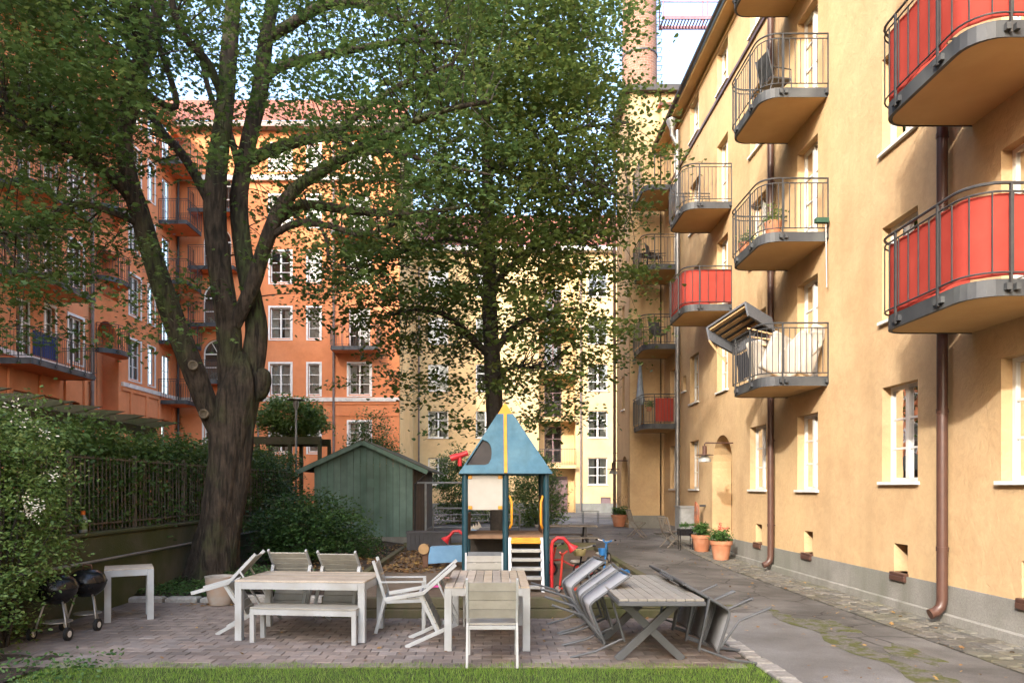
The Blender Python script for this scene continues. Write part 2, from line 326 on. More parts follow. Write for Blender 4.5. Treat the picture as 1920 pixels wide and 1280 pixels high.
T['shrub_leaf'] = leafmat('light_shrub_leaves', (.06, .12, .028), (.125, .20, .05), (.24, .29, .10), .3)
T['dark_leaf'] = leafmat('dark_shrub_leaves', (.022, .058, .016), (.045, .10, .026), (.08, .15, .04), .25)
T['hedge_leaf'] = leafmat('hedge_leaves', (.034, .076, .018), (.068, .13, .032), (.125, .18, .05), .28)
T['ivy_leaf'] = leafmat('ground_ivy_leaves', (.03, .08, .02), (.06, .13, .03), (.10, .18, .05), .2)
T['brown_leaf'] = leafmat('fallen_leaves', (.10, .055, .022), (.22, .12, .045), (.36, .24, .08), .1)
T['grass'] = leafmat('grass_blades', (.11, .23, .035), (.19, .34, .05), (.32, .42, .11), .35)
T['flower'] = leafmat('white_flowers', (.6, .58, .45), (.7, .68, .6), (.75, .7, .5), .3)
T['red_flower'] = leafmat('red_flowers', (.5, .03, .03), (.6, .05, .05), (.6, .1, .1), .2)

# ------------------------------------------------------------------ leaf meshes
SHAPES = {
 'oval': (np.array([(0, -.5, 0), (.28, -.1, .05), (.2, .3, .02), (0, .55, -.04), (-.2, .3, .02), (-.28, -.1, .05), (0, 0, 0)]), [(6, 0, 1), (6, 1, 2), (6, 2, 3), (6, 3, 4), (6, 4, 5), (6, 5, 0)]),
 'maple': (np.array([(0, -.45, 0), (.42, -.28, -.03), (.22, -.05, .02), (.52, .22, -.05), (.17, .2, .02), (0, .6, -.06), (-.17, .2, .02), (-.52, .22, -.05), (-.22, -.05, .02), (-.42, -.28, -.03)]),
           [(0, 1, 2), (2, 3, 4), (4, 5, 6), (6, 7, 8), (8, 9, 0), (0, 2, 4), (0, 4, 6), (0, 6, 8)]),
 'heart': (np.array([(0, -.42, 0), (.38, -.3, .04), (.44, .05, .04), (.2, .38, .0), (0, .6, -.06), (-.2, .38, 0), (-.44, .05, .04), (-.38, -.3, .04)]), [(0, 1, 2), (0, 2, 3), (0, 3, 4), (0, 4, 5), (0, 5, 6), (0, 6, 7)]),
 'blade': (np.array([(-.5, 0, 0), (.5, 0, 0), (.3, .0, .55), (0, .12, 1.0), (-.3, .0, .55)]), [(0, 1, 2), (0, 2, 4), (4, 2, 3)]),
}
def leaves(name, pts, size, mat, shape='oval', parent=None, tilt=.6, rnd=None, up=None, droop=0.0, world=True, kind=None):
    """one mesh of len(pts) leaf faces; tilt = spread of the leaf normals about vertical"""
    pts = np.asarray(pts, float); n = len(pts)
    base, tris = SHAPES[shape]; k = len(base)
    size = np.broadcast_to(np.asarray(size, float), (n,))
    yaw = rng.uniform(0, 2 * np.pi, n)
    if shape == 'blade':
        nrm = np.stack([rng.normal(0, tilt, n), rng.normal(0, tilt, n), np.ones(n)], 1)
    else:
        nrm = np.stack([rng.normal(0, tilt, n), rng.normal(0, tilt, n), np.ones(n)], 1)
        if up is not None: nrm += np.asarray(up)
    nrm /= np.linalg.norm(nrm, axis=1)[:, None]
    t = np.stack([np.cos(yaw), np.sin(yaw), np.full(n, -droop)], 1)
    y = t - nrm * (t * nrm).sum(1)[:, None]; y /= np.linalg.norm(y, axis=1)[:, None]
    x = np.cross(y, nrm)
    if shape == 'blade':
        wdt = size * .07
        v = pts[:, None, :] + x[:, None, :] * (base[None, :, 0:1] * wdt[:, None, None]) + y[:, None, :] * (base[None, :, 1:2] * size[:, None, None] * 2.5) + nrm[:, None, :] * (base[None, :, 2:3] * size[:, None, None])
    else:
        sb = base[None] * size[:, None, None]
        v = pts[:, None, :] + x[:, None, :] * sb[:, :, 0:1] + y[:, None, :] * sb[:, :, 1:2] + nrm[:, None, :] * sb[:, :, 2:3]
    v = v.reshape(-1, 3)
    if world and parent is not None:
        inv = np.array(Wm(parent).inverted()); v = v @ inv[:3, :3].T + inv[:3, 3]
    tr = np.array(tris); f = (tr[None] + (np.arange(n) * k)[:, None, None]).reshape(-1)
    nf = n * len(tris)
    me = bpy.data.meshes.new(name); me.vertices.add(len(v)); me.vertices.foreach_set('co', v.astype(np.float32).ravel())
    me.loops.add(nf * 3); me.loops.foreach_set('vertex_index', f.astype(np.int32))
    me.polygons.add(nf); me.polygons.foreach_set('loop_start', np.arange(0, nf * 3, 3, dtype=np.int32))
    me.update(calc_edges=True)
    a = me.attributes.new('rnd', 'FLOAT', 'FACE')
    rv = rng.uniform(0, 1, n) if rnd is None else np.clip(np.asarray(rnd), 0, 1)
    a.data.foreach_set('value', np.repeat(rv, len(tris)).astype(np.float32))
    me.materials.append(mat)
    o = link_mesh(name, me, parent)
    if kind: o['kind'] = kind
    return o
def clump_pts(centers, rad, per, flat=.35, droop=.25):
    c = np.asarray(centers, float); n = len(c)
    rad = np.broadcast_to(np.asarray(rad, float), (n,))
    d = rng.normal(0, .5, (n, per, 3)); d[:, :, 2] *= flat
    r2 = (d[:, :, :2] ** 2).sum(2)
    d[:, :, 2] -= droop * r2
    p = c[:, None, :] + d * rad[:, None, None]
    cr = np.repeat(rng.uniform(0, 1, n)[:, None], per, 1)
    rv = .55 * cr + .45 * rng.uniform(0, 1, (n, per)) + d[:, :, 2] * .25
    return p.reshape(-1, 3), rv.reshape(-1)
def shell_pts(c, r, n, lo=.75, zmin=None):
    d = rng.normal(0, 1, (n * 2, 3)); d /= np.linalg.norm(d, axis=1)[:, None]
    p = np.asarray(c) + d * np.asarray(r) * rng.uniform(lo, 1, (n * 2, 1))
    if zmin is not None: p = p[p[:, 2] > zmin]
    return p[:n]
# ------------------------------------------------------------------ ground, paths, paving
def gz(x, y):
    t = min(max((y - 16) / 11, 0), 1); return .38 * t * t * (3 - 2 * t)
def sheet(name, x0, x1, y0, y1, mat, dz=0, nx=2, ny=2, kind='structure', wob=0, hfun=None):
    vs = []; fs = []
    for j in range(ny + 1):
        for i in range(nx + 1):
            x = x0 + (x1 - x0) * i / nx; y = y0 + (y1 - y0) * j / ny
            z = (gz(x, y) if hfun is None else hfun(x, y)) + dz + (random.uniform(-wob, wob) if wob else 0)
            vs.append((x, y, z))
    for j in range(ny):
        for i in range(nx):
            a = j * (nx + 1) + i; fs.append((a, a + 1, a + nx + 2, a + nx + 1))
    m = MB(); m.add(vs, fs); o = m.build(name, mat, smooth=True)
    if kind: o['kind'] = kind
    return o
g = sheet('ground', -200, 200, -200, 300, T['asphalt'], nx=4, ny=500)
g2 = sheet('asphalt_path', 2.97, 4.2, -3, 10.9, T['asphalt_new'], .004, 2, 4)
# ragged far edge of the pale asphalt patch and the moss seam beside it
mo = MB(); n = 60; vs = []; fs = []
for i in range(n + 1):
    y = 5.0 + 6.3 * i / n
    k = math.sin(i * .7) * .5 + math.sin(i * 1.9) * .3
    wd = (.05 + .16 * abs(math.sin(i * .21 + .6)) + .05 * k) * (1 if y < 10.4 else max(0.1, (11.3 - y)))
    c = 4.2 + .05 * math.sin(i * .33)
    vs += [(c - max(wd, .02) * .6, y, .0075), (c + max(wd, .02) + .12 * abs(math.sin(i * .9)), y, .0075)]
    if i: fs.append((2 * i - 2, 2 * i - 1, 2 * i + 1, 2 * i))
mo.add(vs, fs); tag(mo.build('moss', T['moss']), 'green moss along the seam in the asphalt', None, None, 'stuff')
mo = MB()
for cx, cy, rx, ry in ((3.55, 11.6, .35, .22), (4.6, 9.9, .25, .5), (3.2, 12.9, .3, .2), (4.75, 8.2, .2, .5)):
    mo.prism([(rx * math.cos(t) * (1 + .3 * math.sin(3 * t + cx)), ry * math.sin(t) * (1 + .25 * math.cos(4 * t + cy))) for t in [2 * math.pi * k / 24 for k in range(24)]], (cx, cy, .0), (1, 0, 0), (0, 1, 0), (0, 0, 1), .006)
mo.build('moss_patches', T['moss'])['kind'] = 'stuff'
# concrete pavers
pav = sheet('paving', -6.3, 2.78, 7.5, 11.75, T['joint'], .006)
def block_mesh(name, sx, sy, sz, ch, mat, z0=-.02):
    m = MB(); hx, hy = sx / 2, sy / 2
    vs = [(-hx, -hy, z0), (hx, -hy, z0), (hx, hy, z0), (-hx, hy, z0), (-hx, -hy, sz - ch), (hx, -hy, sz - ch), (hx, hy, sz - ch), (-hx, hy, sz - ch),
          (-hx + ch, -hy + ch, sz), (hx - ch, -hy + ch, sz), (hx - ch, hy - ch, sz), (-hx + ch, hy - ch, sz)]
    fs = [(0, 1, 5, 4), (1, 2, 6, 5), (2, 3, 7, 6), (3, 0, 4, 7), (4, 5, 9, 8), (5, 6, 10, 9), (6, 7, 11, 10), (7, 4, 8, 11), (8, 9, 10, 11), (3, 2, 1, 0)]
    me = bpy.data.meshes.new(name); me.from_pydata(vs, [], fs); me.materials.append(mat); return me, vs, fs
pm, pv, pf = block_mesh('paver', .208, .168, .022, .006, T['paver'])
spots = []
for j in range(25):
    y = 7.6 + j * .174
    for i in range(44):
        x = -6.25 + i * .214 + (j % 2) * .107
        if x > 2.7 or y > 11.7 or (y > 10.3 and x > -2.5): continue
        spots.append((x, y))
spots.sort(key=lambda s: (s[1] + (0 if s[0] > -4.6 else 6)))
rest = MB()
for k, (x, y) in enumerate(spots):
    z = .008 + random.uniform(-.003, .003)
    if k < 300:
        o = link_mesh('paver', pm, pav); o.location = (x, y, z); o.rotation_euler = (random.uniform(-.012, .012), random.uniform(-.012, .012), random.uniform(-.02, .02))
    else: rest.add([(v[0] + x, v[1] + y, v[2] + z) for v in pv], pf)
# the further pavers: same blocks, tinted by position
T['paver_far'] = M('concrete_paver_far', (.245, .205, .178), (.165, .138, .12), 4.5, .9, .002, 90, c3=(.145, .12, .105), s3=.9, detail=1)
rest.build('paver_field', T['paver_far'], pav)['kind'] = 'stuff'
# pale kerb stones between pavers and asphalt, granite kerb in front of the ivy bed
kb = empty('kerb_row', (2.86, 7, 0), label='row of pale kerb stones between pavers and asphalt', cat='kerb')
km, kv, kf = block_mesh('kerb_stone', .2, .27, .03, .012, T['kerb'])
for i in range(17):
    o = link_mesh('kerb_stone', km, kb); o.location = (random.uniform(-.012, .012), -1.2 + i * .285, .0); o.rotation_euler = (0, 0, random.uniform(-.05, .05)); o.scale = (random.uniform(.85, 1.1), random.uniform(.85, 1.03), 1)
kb2 = empty('kerb_row', (-4.3, 11.8, 0), label='rough granite kerb stones edging the ivy bed under the maple', cat='kerb')
km2, _, _ = block_mesh('kerb_stone', .56, .2, .13, .03, T['kerb'])
for i in range(6):
    o = link_mesh('kerb_stone', km2, kb2); o.location = (-1.4 + i * .58, random.uniform(-.02, .02), 0); o.rotation_euler = (random.uniform(-.03, .03), random.uniform(-.02, .02), random.uniform(-.05, .05)); o.scale = (random.uniform(.9, 1), 1, random.uniform(.8, 1.1))
# granite setts along the right-hand wall
set_base = sheet('sett_strip', 5.36, 6.3, 2, 24.6, T['joint'], .006, 2, 30)
sm, sv, sf = block_mesh('sett', .165, .235, .024, .014, T['sett'])
sp = []
for j in range(92):
    for i in range(5):
        sp.append((5.45 + i * .178 + random.uniform(-.012, .012), 5.2 + j * .245 + (i % 2) * .12 + random.uniform(-.012, .012)))
rest = MB()
for k, (x, y) in enumerate(sp):
    if y > 24: continue
    z = .004 + gz(x, y) + random.uniform(-.006, .006)
    if k < 290 and y > 6.3:
        o = link_mesh('sett', sm, set_base); o.location = (x, y, z); o.rotation_euler = (random.uniform(-.04, .04), random.uniform(-.04, .04), random.uniform(-.07, .07)); o.scale = (random.uniform(.85, 1.05), random.uniform(.8, 1.03), 1)
    else: rest.add([(v[0] + x, v[1] + y, v[2] + z) for v in sv], sf)
rest.build('sett_field', T['sett'], set_base)['kind'] = 'stuff'
# lawn, planting beds, sand pit
sheet('lawn', -4.7, 2.75, -4, 7.56, T['lawnbase'], .012, 20, 30, wob=.006)
bed = sheet('planting_bed', -7.2, -4.7, -2, 8.0, T['soil'], .03, 12, 30, wob=.02)
def hb(x, y): return .12 + .1 * min(max((y - 12) / 3, 0), 1) + .06 * math.sin(x * 2.1 + y * 1.3)
sheet('ivy_bed', -6.1, -2.5, 11.88, 26, T['soil'], 0, 30, 80, wob=.02, hfun=hb)
def hs(x, y): return .2 + .03 * math.sin(x * 1.7) * math.sin(y * 1.1) + gz(x, y) * .5
sheet('sand_pit', -2.44, 2.66, 10.5, 19.3, T['sand'], 0, 40, 60, wob=.01, hfun=hs)
tb = empty('timber_edging', (0, 10.43, 0), label='low mossy timber edging around the sandy play area', cat='edging')
for i, (z0, z1) in enumerate(((0, .145), (.15, .31))):
    MB().b2(-2.5, 2.75, -.07 + i * .012, .07, z0, z1).build('timber', T['timber'], tb, bevel=.012)
MB().b2(-2.55, -2.42, .09, 9.0, .02, .31).build('timber', T['timber'], tb, bevel=.012)
MB().b2(2.63, 2.77, .09, 9.0, .02, .30).build('timber', T['timber'], tb, bevel=.012)
MB().b2(.9, 2.6, 4.75, 4.87, .12, .29).build('timber', T['timber'], tb, bevel=.01)
MB().b2(-2.5, 2.7, 9.02, 9.15, .1, .4).build('timber', T['timber'], tb, bevel=.01)

# ------------------------------------------------------------------ facade tools
class Facade:
    def __init__(s, parent, o, u, nrm): s.p = parent; s.o = Vector(o); s.u = Vector(u); s.n = Vector(nrm); s.z = Vector((0, 0, 1))
    def pt(s, u, v, d=0): return s.o + s.u * u + s.z * v + s.n * d
    def bx(s, mb, u0, u1, v0, v1, d0, d1):
        c = [s.pt(a, b, d) for a in (u0, u1) for b in (v0, v1) for d in (d0, d1)]
        return mb.add(c, [(0, 1, 3, 2), (4, 6, 7, 5), (0, 4, 5, 1), (2, 3, 7, 6), (0, 2, 6, 4), (1, 5, 7, 3)])
def wall(fc, u0, u1, v0, v1, holes, mat, depth=.22, name='wall', step=None):
    us = sorted({u0, u1} | {h[0] for h in holes} | {h[1] for h in holes}); vs_ = sorted({v0, v1} | {h[2] for h in holes} | {h[3] for h in holes})
    us = [u for u in us if u0 <= u <= u1]; vs_ = [v for v in vs_ if v0 <= v <= v1]
    m = MB()
    for i in range(len(us) - 1):
        for j in range(len(vs_) - 1):
            cu, cv = (us[i] + us[i + 1]) / 2, (vs_[j] + vs_[j + 1]) / 2
            if any(h[0] < cu < h[1] and h[2] < cv < h[3] for h in holes): continue
            m.add([fc.pt(us[i], vs_[j]), fc.pt(us[i + 1], vs_[j]), fc.pt(us[i + 1], vs_[j + 1]), fc.pt(us[i], vs_[j + 1])], [(0, 1, 2, 3)])
    for h in holes:
        a, b, c, d = h[:4]; arch = len(h) > 4 and h[4]; dp = h[5] if len(h) > 5 else depth
        q = lambda pa, pb: m.add([fc.pt(*pa), fc.pt(*pb), fc.pt(*pb, -dp), fc.pt(*pa, -dp)], [(0, 1, 2, 3)])
        if not arch:
            for e in (((a, c), (b, c)), ((b, c), (b, d)), ((b, d), (a, d)), ((a, d), (a, c))): q(*e)
        else:
            r = (b - a) / 2; vs0 = d - r; N = 14
            arc = [((a + b) / 2 + r * math.cos(math.pi * k / N), vs0 + r * math.sin(math.pi * k / N)) for k in range(N + 1)]
            q((a, c), (b, c)); q((b, c), (b, vs0)); q((a, vs0), (a, c))
            for k in range(N):
                q(arc[k], arc[k + 1])
                p0, p1 = arc[k], arc[k + 1]
                m.add([fc.pt(*p0), fc.pt(p0[0], d), fc.pt(p1[0], d), fc.pt(*p1)], [(0, 1, 2, 3)])
    return m.build(name, mat, fc.p, world=True)
pane_me = bpy.data.meshes.new('pane'); pane_me.from_pydata([(0, 0, 0), (1, 0, 0), (1, 0, 1), (0, 0, 1)], [], [(0, 1, 2, 3)]); pane_me.materials.append(T['glass'])
def window(fc, u0, u1, v0, v1, cols=2, rows=3, rec=.13, mat='white', sill=True, arch=False, fw=.06, curtain=0, name='window', panel=0, casing=0):
    m = MB(); mt = T[mat]; d0, d1 = -rec - .05, -rec
    top = v1 - (u1 - u0) / 2 if arch else v1
    fc.bx(m, u0, u0 + fw, v0, top, d0, d1); fc.bx(m, u1 - fw, u1, v0, top, d0, d1); fc.bx(m, u0 + fw, u1 - fw, v0, v0 + fw, d0, d1)
    fc.bx(m, u0 + fw, u1 - fw, top - fw, top, d0, d1)
    cw = (u1 - u0 - 2 * fw) / cols; bt = v0 + fw + panel; rh = (top - fw - bt) / rows
    if panel: fc.bx(m, u0 + fw, u1 - fw, v0 + fw, bt - .03, d0 + .012, d1 - .015)
    for c in range(1, cols): fc.bx(m, u0 + fw + cw * c - .045, u0 + fw + cw * c + .045, v0 + fw, top - fw, d0 + .004, d1 + .012)
    for r in range(0 if panel else 1, rows): fc.bx(m, u0 + fw, u1 - fw, bt + rh * r - .016, bt + rh * r + .016, d0 + .012, d1 - .006)
    if arch:
        r = (u1 - u0) / 2; N = 12; uc = (u0 + u1) / 2
        for k in range(N):
            a0, a1 = math.pi * k / N, math.pi * (k + 1) / N
            ps = [(uc + rr * math.cos(a), top + rr * math.sin(a)) for a in (a0, a1) for rr in (r, r - fw)]
            b = [fc.pt(*p, d1) for p in ps] + [fc.pt(*p, d0) for p in ps]
            m.add(b, [(0, 1, 3, 2), (4, 6, 7, 5), (1, 5, 7, 3), (0, 2, 6, 4)])
        for k in (1, 2): 
            a = math.pi * k / 3; m.bar(fc.pt(uc, top, (d0 + d1) / 2), fc.pt(uc + (r - fw / 2) * math.cos(a), top + (r - fw / 2) * math.sin(a), (d0 + d1) / 2), .03, .03)
    if sill: fc.bx(m, u0 - .05, u1 + .05, v0 - .05, v0 - .002, -rec, .06)
    if casing:
        fc.bx(m, u0 - casing, u0 - .001, v0 - casing, v1 + casing, .002, .03); fc.bx(m, u1 + .001, u1 + casing, v0 - casing, v1 + casing, .002, .03)
        fc.bx(m, u0 - .001, u1 + .001, v1 + .001, v1 + casing, .002, .03); fc.bx(m, u0 - .001, u1 + .001, v0 - casing, v0 - .052, .002, .03)
    w_ = m.build(name, mt, fc.p, world=True)
    rotz = math.atan2(fc.u.y, fc.u.x); base = Wm(fc.p).translation
    for c in range(cols):
        for r in range(rows):
            o = link_mesh('pane', pane_me, w_)
            o.location = fc.pt(u0 + fw + cw * c, bt + rh * r, -rec - .028) - base; o.rotation_euler = (0, 0, rotz); o.scale = (cw, 1, rh)
    if arch:
        g = MB(); N = 10; r = (u1 - u0) / 2 - .02; uc = (u0 + u1) / 2
        g.add([fc.pt(uc, top, -rec - .028)] + [fc.pt(uc + r * math.cos(math.pi * k / N), top + r * math.sin(math.pi * k / N), -rec - .028) for k in range(N + 1)], [(0, k + 1, k + 2) for k in range(N)])
        g.build('pane', T['glass'], w_, world=True)
    if curtain:
        side = curtain
        g = MB(); n = 16; span = (u1 - u0) * (.34 if side != 3 else 1.0)
        for st in ([0, 1] if side == 2 else [0]):
            ua = u0 + .02 if st == 0 else u1 - .02 - span
            vs = []; fs = []
            for i in range(n + 1):
                u = ua + span * i / n; d = -rec - .16 + .025 * math.sin(i * 2.1)
                vs += [fc.pt(u, v0 + .03, d), fc.pt(u, v1 - .03, d)]
                if i: fs.append((2 * i - 2, 2 * i, 2 * i + 1, 2 * i - 1))
            g.add(vs, fs)
        g.build('curtain', T['curtain'], w_, world=True, smooth=True)
    return w_
def outline(u0, u1, proj, r, n=6, d_in=0.0, r1=None):
    """plan outline (u,d) from the wall round the front and back to the wall; rounded outer corners"""
    r1 = r if r1 is None else r1; pts = [(u0, d_in)]
    for k in range(n + 1):
        a = math.pi * k / (2 * n); pts.append((u0 + r - r * math.cos(a), proj - r + r * math.sin(a)))
    for k in range(n + 1):
        a = math.pi * k / (2 * n); pts.append((u1 - r1 + r1 * math.sin(a), proj - r1 + r1 * math.cos(a)))
    pts.append((u1, d_in)); return pts
def resample(pts, step):
    out = []; acc = 0
    for i in range(len(pts) - 1):
        a = Vector(pts[i]); b = Vector(pts[i + 1]); L = (b - a).length; t = acc
        while t < L: out.append((a + (b - a) * (t / L), (b - a).normalized())); t += step
        acc = t - L
    return out
def balcony(fc, u0, u1, vb, proj=1.24, r=.33, th=.18, rail_h=1.0, screen=None, soffit='stucco_under', half=False, step=.105, screen_mat='redcloth', label=None):
    """slab + steel channel + railing (+ cloth screen); vb = underside height"""
    vt = vb + th
    if half:
        uc = (u0 + u1) / 2; ru = (u1 - u0) / 2
        pts = [(uc - ru * math.cos(math.pi * k / 18), proj * math.sin(math.pi * k / 18) + .001) for k in range(19)]
    else: pts = outline(u0, u1, proj, r)
    inn = [((p[0] - (u0 + u1) / 2) * .985 + (u0 + u1) / 2, p[1] * .985) for p in pts]
    s = MB(); s.prism([(p[0], p[1]) for p in inn], fc.pt(0, vb + .012, 0), fc.u, fc.n, fc.z, th - .02)
    slab = s.build('balcony', T[soffit], fc.p, world=True)
    if label: slab['label'] = label
    c = MB(); vs = []; fs = []
    for i, p in enumerate(pts):
        o_ = inn[i]
        vs += [fc.pt(p[0], vb, p[1]), fc.pt(p[0], vt, p[1]), fc.pt(o_[0], vt, o_[1] - .03), fc.pt(o_[0], vb, o_[1] - .03)]
        if i:
            a = 4 * (i - 1); b = 4 * i
            fs += [(a, b, b + 1, a + 1), (a + 1, b + 1, b + 2, a + 2), (a + 3, a, b, b + 3)][0:3]
    c.add(vs, fs); c.build('edge_channel', T['channel'], slab, world=True)
    rl = MB(); off = [(p[0], p[1] + .03) for p in pts]
    if not half:
        off = outline(u0 - .03, u1 + .03, proj + .03, r)
    t = MB()
    for hh, rr in ((vt + rail_h, .017), (vt + rail_h - .09, .011), (vt + .06, .011)):
        rl.tube([fc.pt(p[0], hh, p[1]) for p in off], rr, 6)
    bars = resample(off, step if not screen else .21)
    for k, (p, dr) in enumerate(bars):
        rl.bar(fc.pt(p[0], vt + .06, p[1]), fc.pt(p[0], vt + rail_h - .09, p[1]), .012, .012, fc.u)
    posts = resample(off, .86)
    for p, dr in posts:
        bk = MB()
        rl.bar(fc.pt(p[0], vb + .03, p[1] + .005), fc.pt(p[0], vt + rail_h, p[1] + .005), .022, .03, fc.u)
        nn = Vector((dr[1], -dr[0]))
        for sgn in (-1, 1):
            q = p + dr * (.05 * sgn) ; bk.box(fc.pt(q[0], vb + th * .5, q[1] - .012), (.05, .05, .07))
        bk.build('bracket', T['channel'], slab, world=True)
    rl.build('railing', T['rail'], slab, world=True)
    if screen:
        lo_, hi_ = screen
        ins = outline(u0 + .005, u1 - .005, proj - .005, r, 8) if not half else pts
        rs = resample(ins, .05); vs = []; fs = []
        for i, (p, dr) in enumerate(rs):
            wv = .006 * math.sin(i * 1.3) + .004 * math.sin(i * .37)
            vs += [fc.pt(p[0], vt + lo_ + .01 * math.sin(i * .5), p[1] + wv), fc.pt(p[0], vt + (lo_ + hi_) / 2, p[1] - wv * .6), fc.pt(p[0], vt + hi_ + .008 * math.sin(i * .8), p[1] + wv * .5)]
            if i: fs += [(3 * i - 3, 3 * i, 3 * i + 1, 3 * i - 2), (3 * i - 2, 3 * i + 1, 3 * i + 2, 3 * i - 1)]
        m = MB(); m.add(vs, fs); m.build('cloth_screen', T[screen_mat], slab, world=True, smooth=True)
        e = MB()
        for k in (0.33, .66):
            pass
    return slab
def drainpipe(fc, u, v0, v1, r=.07, mat='pipe', d=.12, elbow=True, straps=None):
    m = MB()
    pts = [fc.pt(u, v1, d)]
    if elbow: pts += [fc.pt(u, v0 + .2, d), fc.pt(u, v0 + .1, d + .02), fc.pt(u, v0 + .03, d + .09), fc.pt(u, v0, d + .17)]
    else: pts += [fc.pt(u, v0, d)]
    m.tube(pts, r, 14)
    o = m.build('drainpipe', T[mat], fc.p, smooth='auto', world=True)
    v = v0 + .9
    while v < v1:
        s = MB(); s.tube([fc.pt(u, v - .03, d), fc.pt(u, v + .03, d)], r + .008, 14); s.bar(fc.pt(u + r * .6, v, d), fc.pt(u + r * .6, v, 0), .012, .02); s.bar(fc.pt(u + r, v, d), fc.pt(u + r + .06, v + .01, d * .8), .012, .012); s.build('strap', T[mat], o, world=True, smooth='auto'); v += 1.9
    return o

# ------------------------------------------------------------------ near yellow building (right)
RB = empty('yellow_apartment_building', (6.28, 10, 0), label='ochre yellow rendered apartment building with steel balconies at the right', cat='building')
fR = Facade(RB, (6.28, 0, 0), (0, 1, 0), (-1, 0, 0))
holes = []; wins = []
FL = [1.85, 4.58, 7.31, 10.04]                     # sill heights per storey
SLAB = [3.82, 6.55, 9.28, 12.0]
colsW = {'a': (10.72, 11.71), 'b': (16.75, 17.8), 'c': (22.3, 23.3), 'z': (4.6, 5.6)}
for cname, (a, b) in colsW.items():
    for k, s in enumerate(FL):
        near = cname in 'az'
        s_ = s + (.14 if near and k == 0 else 0); top = s_ + 1.52
        holes.append((a, b, s_, top)); wins.append((a, b, s_, top, 2, 3, random.choice((0, 2, 2, 3))))
    holes.append((a, b, 13.0, 14.15)); wins.append((a, b, 13.0, 14.15, 2, 2, 0))
for cname, (a, b), door_floors in (('d0', (7.95, 8.95), (0, 1, 2, 3)), ('d1', (14.05, 15.0), (0, 1, 2, 3)), ('d2', (19.5, 20.45), (1, 2)), ('d3', (25.0, 25.95), (0, 1, 2, 3))):
    if cname != 'd2':
        s_ = 1.85 + (.13 if cname == 'd0' else 0); holes.append((a, b, s_, s_ + 1.52)); wins.append((a, b, s_, s_ + 1.52, 2, 3, 2))
    else:
        holes.append((a, b, 4.58, 6.1)); wins.append((a, b, 4.58, 6.1, 2, 3, 0)); holes.append((a, b, 13.0, 14.15)); wins.append((a, b, 13.0, 14.15, 2, 2, 0))
    for k in door_floors:
        v = SLAB[k] + .16; t = v + 2.1 if k < 3 else v + 1.9
        holes.append((a, b, v, t)); wins.append((a, b, v, t, 2, 3, random.choice((0, 2)), 'door'))
holes.append((23.8, 24.2, 5.1, 5.6)); wins.append((23.8, 24.2, 5.1, 5.6, 1, 1, 0))
holes.append((19.1, 20.9, .55, 3.35, True, .55))     # arched doorway
bas = [(10.98, 11.36), (14.27, 14.67), (17.0, 17.4), (8.2, 8.6), (5.4, 5.8)]
for a, b in bas: holes.append((a, b, .58, 1.02, False, .26))
wall(fR, -14, 26.9, .54, 14.4, holes, T['stucco'], .2)
for q in wins:
    is_door = len(q) > 7
    window(fR, q[0], q[1], q[2], q[3], q[4], q[5], curtain=q[6], rec=.14, sill=not is_door, name='balcony_door' if is_door else 'window', panel=.45 if is_door else 0)
m = MB(); fR.bx(m, -14, 26.9, .54, 14.4, -1.2, -1.15); m.build('dark_room_backing', T['dark_room'], RB, world=True)  # one dark sheet behind the windows standing in for unlit rooms
m = MB()
for v in (3.6, 6.35, 9.1, 11.85): fR.bx(m, -14, 26.9, v, v + .1, -1.14, -.22)
m.build('storey_floor', T['dark_room'], RB, world=True)
for a, b in bas:
    m = MB(); fR.bx(m, a - .02, b + .02, .53, .58, -.2, .07); fR.bx(m, a - .02, b + .02, .45, .53, .03, .075); m.build('basement_sill', T['pipe'], RB, world=True, bevel=.008)
    m = MB(); fR.bx(m, a, b, .58, 1.02, -.255, -.25); m.build('basement_window', T['rail'], RB, world=True)
m = MB(); fR.bx(m, -14, 19.1, .0, .54, -.2, .03); fR.bx(m, 20.9, 26.9, .0, .54, -.2, .03); m.build('plinth', T['plinth'], RB, world=True)
m = MB(); fR.bx(m, -14, 19.08, .0, .16, .03, .085); fR.bx(m, 20.92, 26.85, .0, .16, .03, .085); m.build('plinth_foot', T['plinth'], RB, world=True, bevel=.02)
m = MB(); fR.bx(m, 19.1, 20.9, .0, .42, -.55, -.2); fR.bx(m, 19.0, 21.0, .0, .2, -.2, .35); m.build('doorstep', T['plinth'], RB, world=True, bevel=.015)
m = MB(); fR.bx(m, 19.1, 20.9, .42, 3.36, -.62, -.56); m.build('doorway_back', T['stucco'], RB, world=True)
m = MB(); fR.bx(m, 19.4, 20.6, .44, 2.5, -.555, -.51); 
for a in (19.5, 20.05):
    for v0, v1 in ((.6, 1.4), (1.5, 2.4)): fR.bx(m, a, a + .45, v0, v1, -.51, -.495)
dr = m.build('door', T['brown'], RB, world=True)
m = MB(); m.tube([fR.pt(19.9, 1.42, -.49), fR.pt(19.9, 1.42, -.43), fR.pt(20.0, 1.42, -.43)], .012, 8); m.build('handle', T['metal'], dr, world=True, smooth=True)
m = MB(); m.tube([fR.pt(19.12, 1.25, -.1), fR.pt(19.2, 1.25, -.16), fR.pt(19.2, 1.25, -.5)], .018, 8); m.build('grab_rail', T['brown'], RB, world=True, smooth=True)
